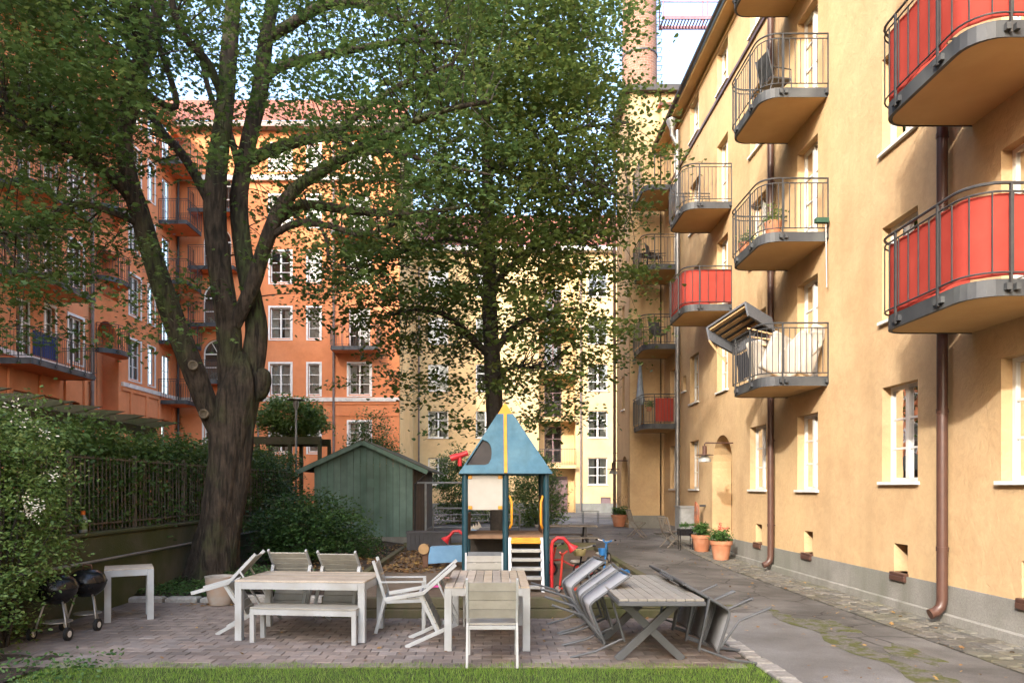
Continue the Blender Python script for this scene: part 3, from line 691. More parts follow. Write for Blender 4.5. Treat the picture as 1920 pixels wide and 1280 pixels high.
# cornice, string course, eaves, roof
m = MB(); fR.bx(m, -14, 26.9, 12.78, 12.86, .001, .05); m.build('string_course', T['pipe'], RB, world=True)
m = MB(); fR.bx(m, -14, 26.9, 14.2, 14.26, .001, .04); fR.bx(m, -14, 27.0, 14.4, 14.52, -.3, .34); m.build('cornice', T['stucco_under'], RB, world=True)
m = MB(); m.prism([(-.42, 14.523), (-.42, 14.58), (5, 18.3), (5, 18.2)], (6.28, -14, 0), (1, 0, 0), (0, 0, 1), (0, 1, 0), 41.1); m.build('roof', T['roof_dark'], RB, world=True)
m = MB(); m.tube([fR.pt(-14, 14.56, .42), fR.pt(27, 14.56, .42)], .06, 8); m.build('gutter', T['roof_dark'], RB, world=True, smooth=True)
# balconies: columns at three bays and the corner
bal = []
for k in (0, 1, 2, 3):
    bal.append(balcony(fR, 7.6, 9.5, SLAB[k] + .1, screen=(.03, .9) if k in (0, 1) else None))
for k in (0, 1, 2, 3): bal.append(balcony(fR, 13.63, 15.5, SLAB[k]))
for k in (1, 2): bal.append(balcony(fR, 19.2, 21.1, SLAB[k] + .05, screen=(.03, .92) if k == 1 else None))
for k in (0, 1, 2, 3): bal.append(balcony(fR, 24.65, 26.6, SLAB[k] + .08))
m = MB()
for i in range(13):
    u = 24.68 + .0; 
vs = []; fs = []
for i in range(15):
    d = .2 + .62 * i / 14; q = fR.pt(24.66 + .012 * math.sin(i * 1.2), 0, d)
    for v in (4.16, 4.5, 4.95): vs.append(q + Vector((0, .01 * math.sin(i + v), v)))
    if i: fs += [(3 * i - 3, 3 * i, 3 * i + 1, 3 * i - 2), (3 * i - 2, 3 * i + 1, 3 * i + 2, 3 * i - 1)]
m.add(vs, fs); m.build('cloth_screen', T['redcloth'], bal[-4], world=True, smooth=True)
drainpipe(fR, 9.94, .15, 14.3); drainpipe(fR, 16.15, .15, 14.3); drainpipe(fR, 24.45, .5, 14.0, mat='zinc', elbow=False)
m = MB(); m.lathe([(.07, -.5), (.08, -.28), (.2, 0), (.2, .06), (.17, .06), (.06, -.25)], fR.pt(24.45, 14.3, .3), 14); m.tube([fR.pt(24.45, 13.85, .3), fR.pt(24.45, 13.55, .14), fR.pt(24.45, 13.2, .12)], .07, 10); m.build('hopper_head', T['zinc'], RB, world=True, smooth='auto')

# stair tower beyond the corner, with the brick chimney behind
TW = empty('stair_tower', (4.98, 26.9, .3), label='tall plain ochre stair tower closing the right-hand facade', cat='building')
fT = Facade(TW, (4.98, 26.9, 0), (1, 0, 0), (0, -1, 0)); fTl = Facade(TW, (4.98, 26.9, 0), (0, 1, 0), (-1, 0, 0))
wall(fT, 0, 4.0, -.2, 16.6, [], T['stucco'])
m = MB(); fT.bx(m, 0, .42, -.2, 16.6, .001, .07); m.build('corner_strip', T['stucco'], TW, world=True)
th = [(.25, 1.75, .5, 3.1, True, .5)] + [(1.0, 1.55, s + .35, s + 1.65) for s in FL[1:]]
wall(fTl, -.07, 2.75, -.2, 16.6, th, T['stucco'])
for a in th[1:]: window(fTl, a[0], a[1], a[2], a[3], 1, 3, rec=.12)
m = MB(); fTl.bx(m, .2, 1.8, .38, 3.2, -.56, -.505); m.build('doorway_back', T['stucco_under'], TW, world=True)
m = MB(); fTl.bx(m, .0, 2.75, .0, 16.6, -1.2, -1.15); m.build('dark_room_backing', T['dark_room'], TW, world=True)
m = MB(); fT.bx(m, -.03, 4.0, -.2, .85, .071, .1); m.build('plinth', T['plinth'], TW, world=True)
m = MB(); m.b2(4.7, 9.3, 26.65, 31.5, 16.6, 16.75); m.b2(4.85, 9.2, 26.8, 31.4, 16.75, 16.9); m.build('roof', T['roof_dark'], TW, world=True)
m = MB(); m.b2(6.1, 7.0, 26.5, 27.4, 14.6, 15.9); m.build('vent_stack', T['stucco'], TW, world=True)
m = MB(); m.b2(6.0, 7.1, 26.4, 27.5, 15.9, 16.0); m.build('vent_cap', T['roof_red'], TW, world=True)
drainpipe(fTl, 2.62, .5, 16.0, mat='pipe', elbow=False, r=.06)
cx, cy = 5.9, 29.6
T['chim'] = brickmat('chimney_brick', (.24, .11, .07), (.17, .078, .05), (.24, .19, .155), .26, .1, cyl=(cx, cy, .72))
CH = empty('brick_chimney', (cx, cy, 16.8), label='tall round brick chimney with ladder rungs above the roofs', cat='chimney')
m = MB(); m.lathe([(.0, 16.9), (.74, 16.9), (.74, 17.3), (.72, 17.3), (.60, 34), (0, 34)], (cx, cy, 0), 28); m.build('shaft', T['chim'], CH, world=True, smooth='auto')
for z in (19.5, 22.0, 24.4):
    r_ = .73 - (z - 17) * .007; MB().lathe([(r_, z - .03), (r_ + .02, z - .03), (r_ + .02, z + .03), (r_, z + .03)], (cx, cy, 0), 28).build('iron_band', T['rail'], CH, world=True, smooth='auto')
m = MB(); z = 17.3
while z < 26:
    r_ = .72 - (z - 17.3) * .0072; m.tube([(cx + r_ - .02, cy - .2, z), (cx + r_ + .18, cy - .2, z), (cx + r_ + .18, cy + .15, z), (cx + r_ - .02, cy + .15, z)], .016, 5); z += .36
m.build('rung', T['rail'], CH, world=True)
WK = empty('roof_walkway', (8, 29.6, 19), label='reddish steel walkway with handrails from the chimney over the roof', cat='walkway')
zb = 20.9
m = MB(); m.b2(6.75, 12, 29.25, 29.3, zb, zb + .14); m.b2(6.75, 12, 29.9, 29.95, zb, zb + .14); m.build('side_beam', M('red_oxide_steel', (.22, .11, .14), None, 4, .6), WK, world=True)
RO = bpy.data.materials['red_oxide_steel']
m = MB(); x = 6.8
while x < 12: m.b2(x, x + .05, 29.3, 29.9, zb + .04, zb + .07); x += .13
m.build('grating', RO, WK, world=True)
m = MB()
for y in (29.27, 29.93):
    for zz in (zb + 1.15, zb + 1.8): m.tube([(6.75, y, zz), (12, y, zz)], .025, 6)
    for x in (6.8, 8.6, 10.4): m.tube([(x, y, zb), (x, y, zb + 1.8)], .028, 6)
m.build('handrail', RO, WK, world=True)

# ------------------------------------------------------------------ far yellow building
FB = empty('pale_yellow_apartment_building', (1, 43, .38), label='sunlit pale yellow apartment building closing the far end of the courtyard', cat='building')
fF = Facade(FB, (0, 43, 0), (1, 0, 0), (0, -1, 0))
hs_ = []; ws_ = []
for a, b in ((-4.05, -2.85), (5.5, 6.65), (-1.2, -.05), (9.5, 10.6)):
    for v in (2.05, 4.85, 7.65, 10.45, 13.25): hs_.append((a, b, v, v + 1.6)); ws_.append((a, b, v, v + 1.6, random.choice((0, 2, 3))))
hs_.append((6.25, 6.85, .85, 1.3, False, .1))
rec0, rec1 = 2.55, 4.75                                # recessed balcony bay
hs_.append((rec0, rec1, .1, 15.2, False, .9))
wall(fF, -6.5, 12, -.2, 15.9, hs_, T['stucco_far'])
for q in ws_: window(fF, q[0], q[1], q[2], q[3], 2, 3, rec=.1, curtain=q[4], casing=.0)
m = MB(); fF.bx(m, 6.25, 6.85, .85, 1.3, -.1, -.08); m.build('basement_window', T['purple'], FB, world=True)
fFr = Facade(FB, (0, 43.9, 0), (1, 0, 0), (0, -1, 0))
dh = [(2.95, 4.0, v, v + 2.2) for v in (3.4, 6.2, 9.0, 11.8)]
wall(fFr, rec0, rec1, 0, 15.2, dh, T['stucco_far'])
for a in dh: window(fFr, *a[:4], 2, 3, rec=.08, mat='purple', sill=False, name='balcony_door')
for v in (3.2, 6.0, 8.8, 11.6):
    m = MB(); fF.bx(m, rec0, rec1, v - .18, v, -.9, .35); b_ = m.build('balcony', T['stucco_far'], FB, world=True)
    m = MB()
    for hh in (v + .95, v + .08): fF.bx(m, rec0, rec1, hh, hh + .03, .3, .33)
    x = rec0
    while x < rec1: fF.bx(m, x, x + .015, v, v + .95, .305, .32); x += .1
    m.build('railing', T['rail'], b_, world=True)
m = MB(); fFr.bx(m, 3.2, 4.35, .38, 2.55, .02, .08)
for a in (3.3, 3.82):
    for v0, v1 in ((.55, 1.2), (1.3, 1.75), (1.85, 2.4)): fFr.bx(m, a, a + .42, v0, v1, .081, .1)
m.build('door', T['purple'], FB, world=True)
m = MB(); fF.bx(m, -6.5, rec0, -.2, .95, .001, .04); fF.bx(m, rec1, 12, -.2, .95, .001, .04); m.build('plinth', T['plinth'], FB, world=True)
m = MB(); fF.bx(m, -6.5, 12, -.2, 15.9, -1.6, -1.55); m.build('dark_room_backing', T['dark_room'], FB, world=True)
m = MB(); fF.bx(m, -6.7, 12.2, 15.9, 16.15, -.3, .45); m.build('cornice', T['band'], FB, world=True)
m = MB(); m.prism([(-.5, 16.152), (5.5, 20.2), (5.5, 20.1), (-.5, 16.2)][::-1], (-6.8, 43, 0), (0, 1, 0), (0, 0, 1), (1, 0, 0), 19); m.build('roof', T['roof_red'], FB, world=True)
m = MB(); m.add([(-4.95, 37.0, -.2), (-4.95, 43, -.2), (-4.95, 43, 20.3), (-4.95, 37.0, 20.3)], [(0, 1, 2, 3)]); m.build('return_wall', T['stucco_far'], FB, world=True)
drainpipe(fF, 5.05, .5, 15.8, mat='pipe_orange', elbow=False, r=.05); drainpipe(fF, -4.6, .5, 15.8, mat='pipe_orange', elbow=False, r=.05)

# ------------------------------------------------------------------ orange building, two wings
OB = empty('orange_apartment_building', (-11, 37, 0), label='tall orange rendered apartment building with white windows and balconies', cat='building')
fO = Facade(OB, (0, 37, 0), (1, 0, 0), (0, -1, 0)); fL = Facade(OB, (-16.3, 0, 0), (0, 1, 0), (1, 0, 0))
ho = []; wo_ = []
OV = [6.65, 9.53, 12.41, 15.29]
for a, b, cc in ((-11.6, -10.55, 2), (-9.65, -9.05, 1), (-7.56, -6.47, 2)):
    for k, v in enumerate(OV):
        if cc == 2 and a > -8 and k in (1, 3):
            ho.append((a, b, v - .6, v + 1.6)); wo_.append((a, b, v - .6, v + 1.6, cc, 'door')); continue
        ho.append((a, b, v, v + 1.58)); wo_.append((a, b, v, v + 1.58, cc, 'win'))
    ho.append((a, b, 18.2, 19.5)); wo_.append((a, b, 18.2, 19.5, cc, 'win')); ho.append((a, b, 3.7, 5.25)); wo_.append((a, b, 3.7, 5.25, cc, 'win'))
for k in range(4):
    v = 7.35 + 2.88 * k; ho.append((-15.05, -13.6, v, v + 2.15, True)); wo_.append((-15.05, -13.6, v, v + 2.15, 2, 'arch'))
ho.append((-15.0, -13.8, 3.9, 5.2)); wo_.append((-15.0, -13.8, 3.9, 5.2, 2, 'win'))
wall(fO, -16.3, -4.96, -.2, 20.2, ho, T['orange'], .16)
for a, b, c, d, cc, kd in wo_:
    if kd == 'arch': window(fO, a, b, c, d, 2, 2, rec=.1, arch=True, sill=False)
    else: window(fO, a, b, c, d, cc, 3, rec=.1, sill=False, casing=.1 if kd == 'win' else 0, curtain=random.choice((0, 0, 2, 3)), name='window' if kd == 'win' else 'balcony_door')
for k in range(4): balcony(fO, -15.5, -13.2, 7.1 + 2.88 * k, proj=.8, r=.1, th=.2, soffit='orange', step=.12)
for v in (8.75, 14.5): balcony(fO, -8.25, -5.95, v, proj=1.1, r=.06, th=.2, soffit='orange', step=.12)
m = MB(); fO.bx(m, -16.3, -4.97, 6.3, 6.5, .001, .1); m.build('string_course', T['band'], OB, world=True)
m = MB(); fO.bx(m, -16.3, -4.97, 6.16, 6.299, .001, .05); fO.bx(m, -16.3, -4.97, 5.55, 5.62, .001, .04); m.build('moulding', T['orange'], OB, world=True)
m = MB(); fO.bx(m, -16.3, -4.97, 17.6, 17.85, .001, .22); m.build('cornice', T['band'], OB, world=True)
m = MB(); fO.bx(m, -16.3, -4.8, 20.2, 20.45, -.3, .5); m.build('eave', T['pipe_orange'], OB, world=True)
m = MB(); fO.bx(m, -16.3, -5.0, 0, 20.2, -1.5, -1.45); m.build('dark_room_backing', T['dark_room'], OB, world=True)
m = MB(); m.prism([(-.55, 20.452), (4.5, 24.2), (4.5, 24.0), (-.55, 20.5)][::-1], (-22, 37, 0), (0, 1, 0), (0, 0, 1), (1, 0, 0), 17.2); m.build('roof', T['roof_red'], OB, world=True)
drainpipe(fO, -8.33, .5, 20, mat='pipe_orange', elbow=False, r=.06, d=.1)
# side wing facing the courtyard, lengthened unseen behind the camera to shade it
hl = []; wl = []
for a, b, cc in ((32.0, 33.0, 2), (33.75, 34.35, 1), (27.45, 28.4, 2), (26.05, 26.6, 1), (12, 13, 2), (15, 16, 2), (19, 20, 2)):
    for k in range(5): hl.append((a, b, 6.85 + 2.9 * k - .12, 8.6 + 2.9 * k - .12)); wl.append((a, b, 6.73 + 2.9 * k, 8.48 + 2.9 * k, cc, 0))
for a, b in ((35.15, 36.05), (24.45, 25.35), (22.3, 23.2)):
    for k in range(5): hl.append((a, b, 6.12 + 2.9 * k, 8.4 + 2.9 * k)); wl.append((a, b, 6.12 + 2.9 * k, 8.4 + 2.9 * k, 2, 1))
for k in range(5): hl.append((29.35, 31.1, 6.9 + 2.95 * k if k else 5.0, 9.2 + 2.95 * k - .35, True if k == 0 else False, .7))
for a, b in ((32.3, 33.2), (33.8, 34.5), (35.0, 35.9), (24.3, 25.4), (26.0, 27.0), (27.3, 28.2)): hl.append((a, b, 3.6, 5.2, False, .3)); wl.append((a, b, 3.6, 5.2, 2, 2))
wall(fL, -60, 37, -.2, 20.0, hl, T['orange'], .16)
fLi = Facade(OB, (-17.0, 0, 0), (0, 1, 0), (1, 0, 0))
ni = [(29.7, 30.7, 5.3, 7.6, True)] + [(29.75, 30.65, 7.62 + 2.95 * k + .03, 9.75 + 2.95 * k) for k in range(4)]
wall(fLi, 29.3, 31.15, 4.9, 20, ni, T['orange'])
window(fLi, 29.7, 30.7, 5.3, 7.6, 2, 3, rec=.08, arch=True)
for a in ni[1:]: window(fLi, *a[:4], 2, 3, rec=.08, sill=False, name='balcony_door')
for a, b, c, d, cc, kd in wl: window(fL, a, b, c, d, cc, 3, rec=.26 if kd == 2 else .1, sill=False, casing=.1 if kd == 0 else 0, curtain=random.choice((0, 0, 2)), name='balcony_door' if kd == 1 else 'window')
for k in range(5):
    balcony(fL, 34.8, 36.6, 5.92 + 2.9 * k, proj=1.35, r=.06, th=.2, soffit='orange', step=.12)
    bb = balcony(fL, 23.3, 27.0, 5.9 + 2.9 * k, proj=1.3, r=.06, th=.2, soffit='orange', step=.12)
    if k == 0: b0 = bb
    if k < 4: balcony(fL, 29.3, 31.15, 7.4 + 2.95 * k, proj=.75, r=.06, th=.2, soffit='orange', half=True, step=.12)
m = MB(); vs = []
fL.bx(m, 23.35, 24.6, 6.2, 7.0, 1.27, 1.28); m.build('cloth_screen', T['bluecloth'], b0, world=True)
m = MB(); fL.bx(m, -60, 29.0, 6.3, 6.48, .001, .12); fL.bx(m, 31.3, 36.98, 6.3, 6.48, .001, .12); m.build('string_course', T['band'], OB, world=True)
m = MB(); fL.bx(m, -60, 29.0, 6.12, 6.299, .001, .07); fL.bx(m, 31.3, 36.98, 6.12, 6.299, .001, .07)
for u in (24.0, 25.65, 27.15, 28.4, 32.0, 33.45, 34.7, 36.2): fL.bx(m, u, u + .2, 0, 6.12, .001, .08)
m.build('pilaster', T['orange'], OB, world=True)
m = MB(); fL.bx(m, -60, 37, 19.6, 20.0, .001, .3); m.build('cornice', T['orange'], OB, world=True)
m = MB(); fL.bx(m, -60, 37, -.2, 20, -1.8, -1.75); m.build('dark_room_backing', T['dark_room'], OB, world=True)
m = MB(); m.prism([(.45, 20.002), (-6, 25.9), (-6, 25.6), (.45, 20.06)], (-16.3, -60, 0), (1, 0, 0), (0, 0, 1), (0, 1, 0), 98); m.build('roof', T['roof_red'], OB, world=True)
drainpipe(fL, 28.9, .5, 19.5, mat='pipe_orange', elbow=False, r=.07, d=.1); drainpipe(fL, 36.7, .5, 19.5, mat='rail', elbow=False, r=.06, d=.1)
# ------------------------------------------------------------------ trees
def spline(pts, n):
    """Catmull-Rom through (Vector, radius) pairs"""
    P_ = [Vector((*p[0], p[1])) for p in pts]; P_ = [P_[0] * 2 - P_[1]] + P_ + [P_[-1] * 2 - P_[-2]]
    out = []
    for i in range(1, len(P_) - 2):
        a, b, c, d = P_[i - 1], P_[i], P_[i + 1], P_[i + 2]
        for k in range(n):
            t = k / n
            q = .5 * ((2 * b) + (c - a) * t + (2 * a - 5 * b + 4 * c - d) * t * t + (3 * b - a - 3 * c + d) * t ** 3)
            out.append((q.to_3d(), max(q.w, .006)))
    out.append((P_[-2].to_3d(), P_[-2].w)); return out
def limb_mesh(mb, path, n=12, flute=.06, seed=0, wob=.0):
    rings = []; prev = None; m = len(path)
    for i, (p, r) in enumerate(path):
        a = path[max(i - 1, 0)][0]; b = path[min(i + 1, m - 1)][0]; d = (b - a).normalized()
        x = d.orthogonal().normalized() if prev is None else (prev - d * prev.dot(d)).normalized()
        prev = x; y = d.cross(x)
        ring = []
        for k in range(n):
            t = 2 * math.pi * k / n
            rr = r * (1 + flute * math.sin(3 * t + seed + i * .07) + flute * .7 * math.sin(5 * t + seed * 2.3 - i * .11) + flute * .5 * math.sin(11 * t + i * .23 + seed) + wob * random.uniform(-1, 1))
            ring.append(p + (x * math.cos(t) + y * math.sin(t)) * rr)
        rings.append(ring)
    vs = [v for r_ in rings for v in r_]; fs = []
    for i in range(m - 1):
        for k in range(n): fs.append((i * n + k, i * n + (k + 1) % n, (i + 1) * n + (k + 1) % n, (i + 1) * n + k))
    fs.append(tuple((m - 1) * n + k for k in range(n)))
    mb.add(vs, fs)
def px_limb(pts): return [(P(x, y, Y), r) for x, y, Y, r in pts]
DM = ["8 8 6 5 6 4 4 4 5 5 3 1 0 0 0 0", "8 9 8 5 4 4 3 4 5 5 4 2 0 0 0 0", "8 9 8 4 3 2 2 4 5 5 4 2 0 0 0 0", "5 7 6 2 1 1 3 5 6 5 4 2 0 0 0 0", "4 4 2 0 0 0 3 5 6 5 3 1 0 0 0 0",
      "6 5 2 1 0 0 2 4 5 3 1 0 0 0 0 0", "5 4 1 3 2 0 0 2 3 1 0 0 0 0 0 0", "2 1 0 2 1 0 0 0 0 0 0 0 0 0 0 0"]
DL = ["0 0 0 0 0 0 0 0 0 2 5 7 8 8 3 0", "0 0 0 0 0 0 0 0 0 3 5 7 8 8 2 0", "0 0 0 0 0 0 0 0 1 3 6 8 9 8 3 1", "0 0 0 0 0 0 0 0 2 4 6 8 9 8 5 1", "0 0 0 0 0 0 0 0 2 5 7 8 8 8 5 1",
      "0 0 0 0 0 0 0 1 4 5 6 7 8 7 4 0", "0 0 0 0 0 0 0 3 5 5 5 6 7 5 3 0", "0 0 0 0 0 0 0 1 2 5 5 4 6 5 2 0", "0 0 0 0 0 0 0 0 1 2 4 2 4 4 1 0", "0 0 0 0 0 0 0 0 0 1 2 1 3 2 0 0"]
def scatter_px(grid, per_full, yfun, top_rows=0, top_den=5, top_cols=(0, 16)):
    pts = []
    for j, row in enumerate(grid):
        for i, c in enumerate(row.split()):
            k = int(c) / 9 * per_full; k = int(k) + (random.random() < k - int(k))
            for _ in range(k):
                x = (i + random.random()) * 80; y = (j + random.random()) * 80
                pts.append(P(x, y, yfun(x, y)))
    for j in range(top_rows):
        for i in range(*top_cols):
            for _ in range(int(per_full * top_den / 9)):
                x = (i + random.random()) * 80; y = -(j + random.random()) * 80
                pts.append(P(x, y, yfun(x, y)))
    return pts
def twigs_to(centers, samples, maxd, r0=.014):
    """a curved twig from the nearest limb point to each leaf clump"""
    mb = MB(); S = np.array([tuple(s) for s in samples])
    for c in centers:
        d = np.linalg.norm(S - np.array(tuple(c)), axis=1); k = int(random.choice(np.argsort(d)[:9]))
        if d[k] > maxd or d[k] < .15: continue
        a = Vector(S[k]); b = Vector(c); mid = (a + b) / 2 + Vector((random.uniform(-.12, .12), random.uniform(-.12, .12), random.uniform(.0, .22))) * d[k]
        pts = [a * (1 - t) ** 2 + mid * 2 * t * (1 - t) + b * t * t for t in (0, .3, .6, 1)]
        mb.tube(pts, [r0 * (1 + d[k] * .35), r0 * (.8 + .2 * d[k]), r0 * .6, .004], 4, caps=False)
    return mb
# --- the big maple
MT = empty('maple_tree', (-5.3, 13.8, .2), label='large old maple with a forked mossy trunk spreading over the courtyard', cat='tree')
Yt = 13.8
tr = px_limb([(394, 1100, Yt, .60), (399, 1068, Yt, .47), (407, 1010, Yt, .40), (417, 950, Yt, .375), (426, 880, Yt, .37), (433, 815, Yt, .38), (439, 770, Yt, .37), (446, 728, Yt, .33), (450, 690, Yt, .24), (452, 660, Yt, .1)])
m = MB(); limb_mesh(m, spline(tr, 8), 36, .085, 1.0, .012); m.build('trunk', T['bark'], MT, world=True, smooth=True)
limbs = [
 [(420, 830, 13.75, .17), (394, 770, 13.6, .205), (362, 690, 13.4, .205), (322, 590, 13.2, .20), (287, 490, 13.0, .18), (262, 405, 12.9, .17), (243, 340, 12.8, .15), (232, 255, 12.7, .14), (250, 150, 12.8, .12), (290, 40, 13, .10), (320, -80, 13.2, .08)],
 [(262, 400, 12.9, .10), (228, 350, 12.6, .105), (180, 312, 12.2, .095), (110, 270, 11.8, .08), (30, 232, 11.4, .065), (-70, 190, 11, .05)],
 [(268, 425, 12.9, .06), (215, 400, 12.5, .055), (140, 382, 12.0, .05), (85, 412, 11.6, .04), (40, 440, 11.3, .03), (-30, 430, 11, .02)],
 [(236, 270, 12.7, .07), (256, 185, 12.5, .07), (262, 80, 12.2, .06), (250, -40, 12, .05)],
 [(248, 160, 12.8, .06), (330, 200, 13.2, .055), (300, 90, 13.4, .05), (262, -20, 13.6, .04)],
 [(432, 800, 13.8, .24), (432, 700, 13.8, .235), (427, 610, 13.75, .225), (413, 520, 13.7, .21), (402, 420, 13.7, .205), (406, 320, 13.7, .19), (420, 220, 13.75, .165), (428, 120, 13.8, .16), (440, -20, 13.9, .13), (450, -150, 14, .1)],
 [(455, 800, 13.9, .22), (470, 700, 14.0, .225), (480, 620, 14.05, .21), (470, 545, 14.1, .19), (456, 460, 14.2, .175), (450, 370, 14.3, .17), (466, 270, 14.4, .155), (488, 170, 14.5, .16), (500, 70, 14.6, .14), (525, -60, 14.8, .1)],
 [(440, 610, 13.72, .13), (474, 535, 13.6, .14), (497, 462, 13.5, .13), (525, 395, 13.4, .13), (560, 350, 13.3, .115), (620, 310, 13.2, .10), (690, 270, 13.1, .085), (760, 235, 13, .07), (840, 205, 12.9, .05), (920, 190, 12.8, .03)],
 [(470, 300, 14.3, .11), (510, 280, 14.2, .115), (570, 262, 14.1, .10), (625, 250, 14.0, .085), (690, 200, 13.9, .065), (760, 155, 13.8, .05), (850, 120, 13.7, .03)],
 [(625, 250, 14.0, .05), (680, 285, 13.8, .05), (740, 285, 13.6, .04), (830, 310, 13.5, .03), (930, 330, 13.4, .02)],
 [(482, 160, 14.5, .09), (530, 125, 14.5, .09), (600, 105, 14.4, .08), (680, 90, 14.3, .065), (770, 76, 14.2, .05), (860, 82, 14.1, .03)],
 [(498, 75, 14.6, .11), (545, 45, 14.7, .11), (610, 10, 14.8, .095), (680, 8, 14.8, .08), (745, 35, 14.8, .06), (800, 60, 14.9, .03)],
 [(515, 415, 13.45, .085), (570, 385, 13.8, .09), (640, 392, 14.2, .08), (720, 400, 14.6, .07), (800, 398, 15, .05), (880, 385, 15.3, .03)],
 [(505, 445, 13.5, .06), (560, 418, 13.2, .065), (620, 424, 13.0, .055), (680, 440, 12.8, .045), (740, 420, 12.7, .03)],
 [(600, 422, 13.05, .03), (612, 450, 13.0, .03), (622, 490, 13, .02), (680, 505, 13, .012)],
 [(404, 400, 13.7, .09), (350, 300, 14.5, .09), (300, 240, 15.2, .08), (270, 160, 16, .06), (300, 60, 16.6, .04)],
 [(424, 200, 13.75, .08), (390, 120, 13.4, .08), (340, 60, 13, .07), (310, -40, 12.7, .05)],
  [(455, 350, 14.3, .07), (430, 250, 15, .07), (395, 180, 15.6, .06), (370, 80, 16.2, .04)],
]
samples = []
for i, lb in enumerate(limbs):
    path = spline(px_limb(lb), 6); m = MB(); limb_mesh(m, path, 14, .06, i * 1.7, .02)
    m.build('limb', T['bark'], MT, world=True, smooth=True)
    samples += [p for p, r in path[len(path) // 4:]]
# cut scars and burl on the trunk
m = MB()
for x, y, Yk, r in ((362, 685, 13.17, .085), (382, 776, 13.38, .085)):
    c = P(x, y, Yk); m.lathe([(0, .02), (r * .7, .02), (r * .75, .05), (r, .05), (r * 1.08, 0), (r, -.06)], c, 16, rot=Vector((.25, -1, .05)).to_track_quat('Z', 'Y').to_matrix())
m.build('cut_scar', M('cut_wood', (.17, .14, .10), (.08, .065, .045), 12, .9), MT, world=True, smooth=True)
m = MB(); limb_mesh(m, spline(px_limb([(478, 752, 13.95, .05), (488, 735, 13.9, .14), (492, 705, 13.9, .15), (488, 690, 13.9, .05)]), 5), 12, .1, 2, .04); m.build('burl', T['bark'], MT, world=True, smooth=True)
def ym(x, y):
    if x < 250: return random.uniform(9.5, 15.5)
    return random.choice((random.uniform(13.8, 19), random.uniform(10.5, 19))) if random.random() < .85 else random.uniform(9.5, 13)
mc = scatter_px(DM, 19, ym, 4, 6, (-4, 12))
for j in range(0, 7):                                   # the crown goes on outside the frame to the left
    for i in range(-7, 0):
        for _ in range(2):
            x = (i + random.random()) * 80; y = (j - 1 + random.random()) * 80; mc.append(P(x, y, random.uniform(10, 16)))
mc = [c for c in mc if c.z > 3.4]
p_, rv = clump_pts(mc, .64, 64, .26, .22)
leaves('crown', p_, rng.triangular(.045, .085, .12, len(p_)), T['maple_leaf'], 'maple', MT, .45, rv, droop=.35)
tw = twigs_to(mc, samples, 2.2, .011); o = tw.build('twigs', T['twig'], MT, world=True); o['kind'] = 'stuff'
# --- the linden behind the playhouse
LT = empty('linden_tree', (.1, 20, .2), label='dense leafy linden tree behind the blue-roofed playhouse', cat='tree')
tr = px_limb([(940, 1040, 20, .33), (938, 1000, 20, .27), (934, 900, 20, .24), (928, 800, 20, .235), (924, 700, 20, .22), (919, 600, 20, .20), (917, 480, 20, .18), (914, 360, 20, .16), (910, 200, 20, .13), (905, 20, 20, .09), (900, -200, 20, .04)])
m = MB(); pth = spline(tr, 8); limb_mesh(m, pth, 20, .06, .5, .02); m.build('trunk', T['bark2'], LT, world=True, smooth=True)
samples = [p for p, r in pth[30:]]
lb2 = [[(922, 670, 20, .12), (890, 640, 19.6, .10), (850, 600, 19, .085), (800, 580, 18.4, .06), (730, 590, 18, .03)], [(928, 660, 20, .10), (965, 612, 20.3, .09), (1020, 590, 20.6, .07), (1080, 580, 21, .04)],
       [(919, 590, 20, .09), (900, 540, 21, .07), (870, 470, 22, .05)], [(918, 540, 20, .10), (980, 480, 19.4, .08), (1060, 440, 18.8, .05), (1140, 430, 18.4, .03)],
       [(915, 400, 20, .09), (840, 350, 20.5, .07), (740, 330, 21, .05), (660, 350, 21, .03)], [(913, 330, 20, .09), (1000, 270, 20.5, .07), (1090, 240, 21, .05), (1180, 230, 21, .03)],
       [(910, 220, 20, .07), (830, 150, 19.5, .05), (760, 90, 19, .03)], [(908, 150, 20, .07), (1000, 90, 19.5, .05), (1100, 60, 19, .03)], [(917, 470, 20, .08), (850, 450, 18.5, .06), (760, 470, 17.4, .04), (680, 500, 17, .02)],
       [(925, 715, 20, .05), (960, 690, 19.4, .04), (1020, 690, 18.8, .025)], [(912, 300, 20, .07), (1020, 360, 18.6, .05), (1120, 360, 17.8, .03), (1190, 370, 17.4, .015)]]
for i, lb in enumerate(lb2):
    path = spline(px_limb(lb), 6); m = MB(); limb_mesh(m, path, 10, .06, i, .02); m.build('limb', T['bark2'], LT, world=True, smooth=True); samples += [p for p, r in path]
def yl(x, y):
    s = math.sqrt(max(.05, 1 - ((x - 910) / 360) ** 2)) if abs(x - 910) < 360 else .25
    return 20 + random.uniform(-1, 1) * 4.2 * s
lc = scatter_px(DL, 22, yl, 2, 6, (9, 14))
p_, rv = clump_pts(lc, .78, 76, .30, .25)
leaves('crown', p_, rng.triangular(.06, .11, .155, len(p_)), T['linden_leaf'], 'heart', LT, .5, rv, droop=.7)
tw = twigs_to(lc, samples, 2.6, .011); o = tw.build('twigs', T['twig'], LT, world=True); o['kind'] = 'stuff'

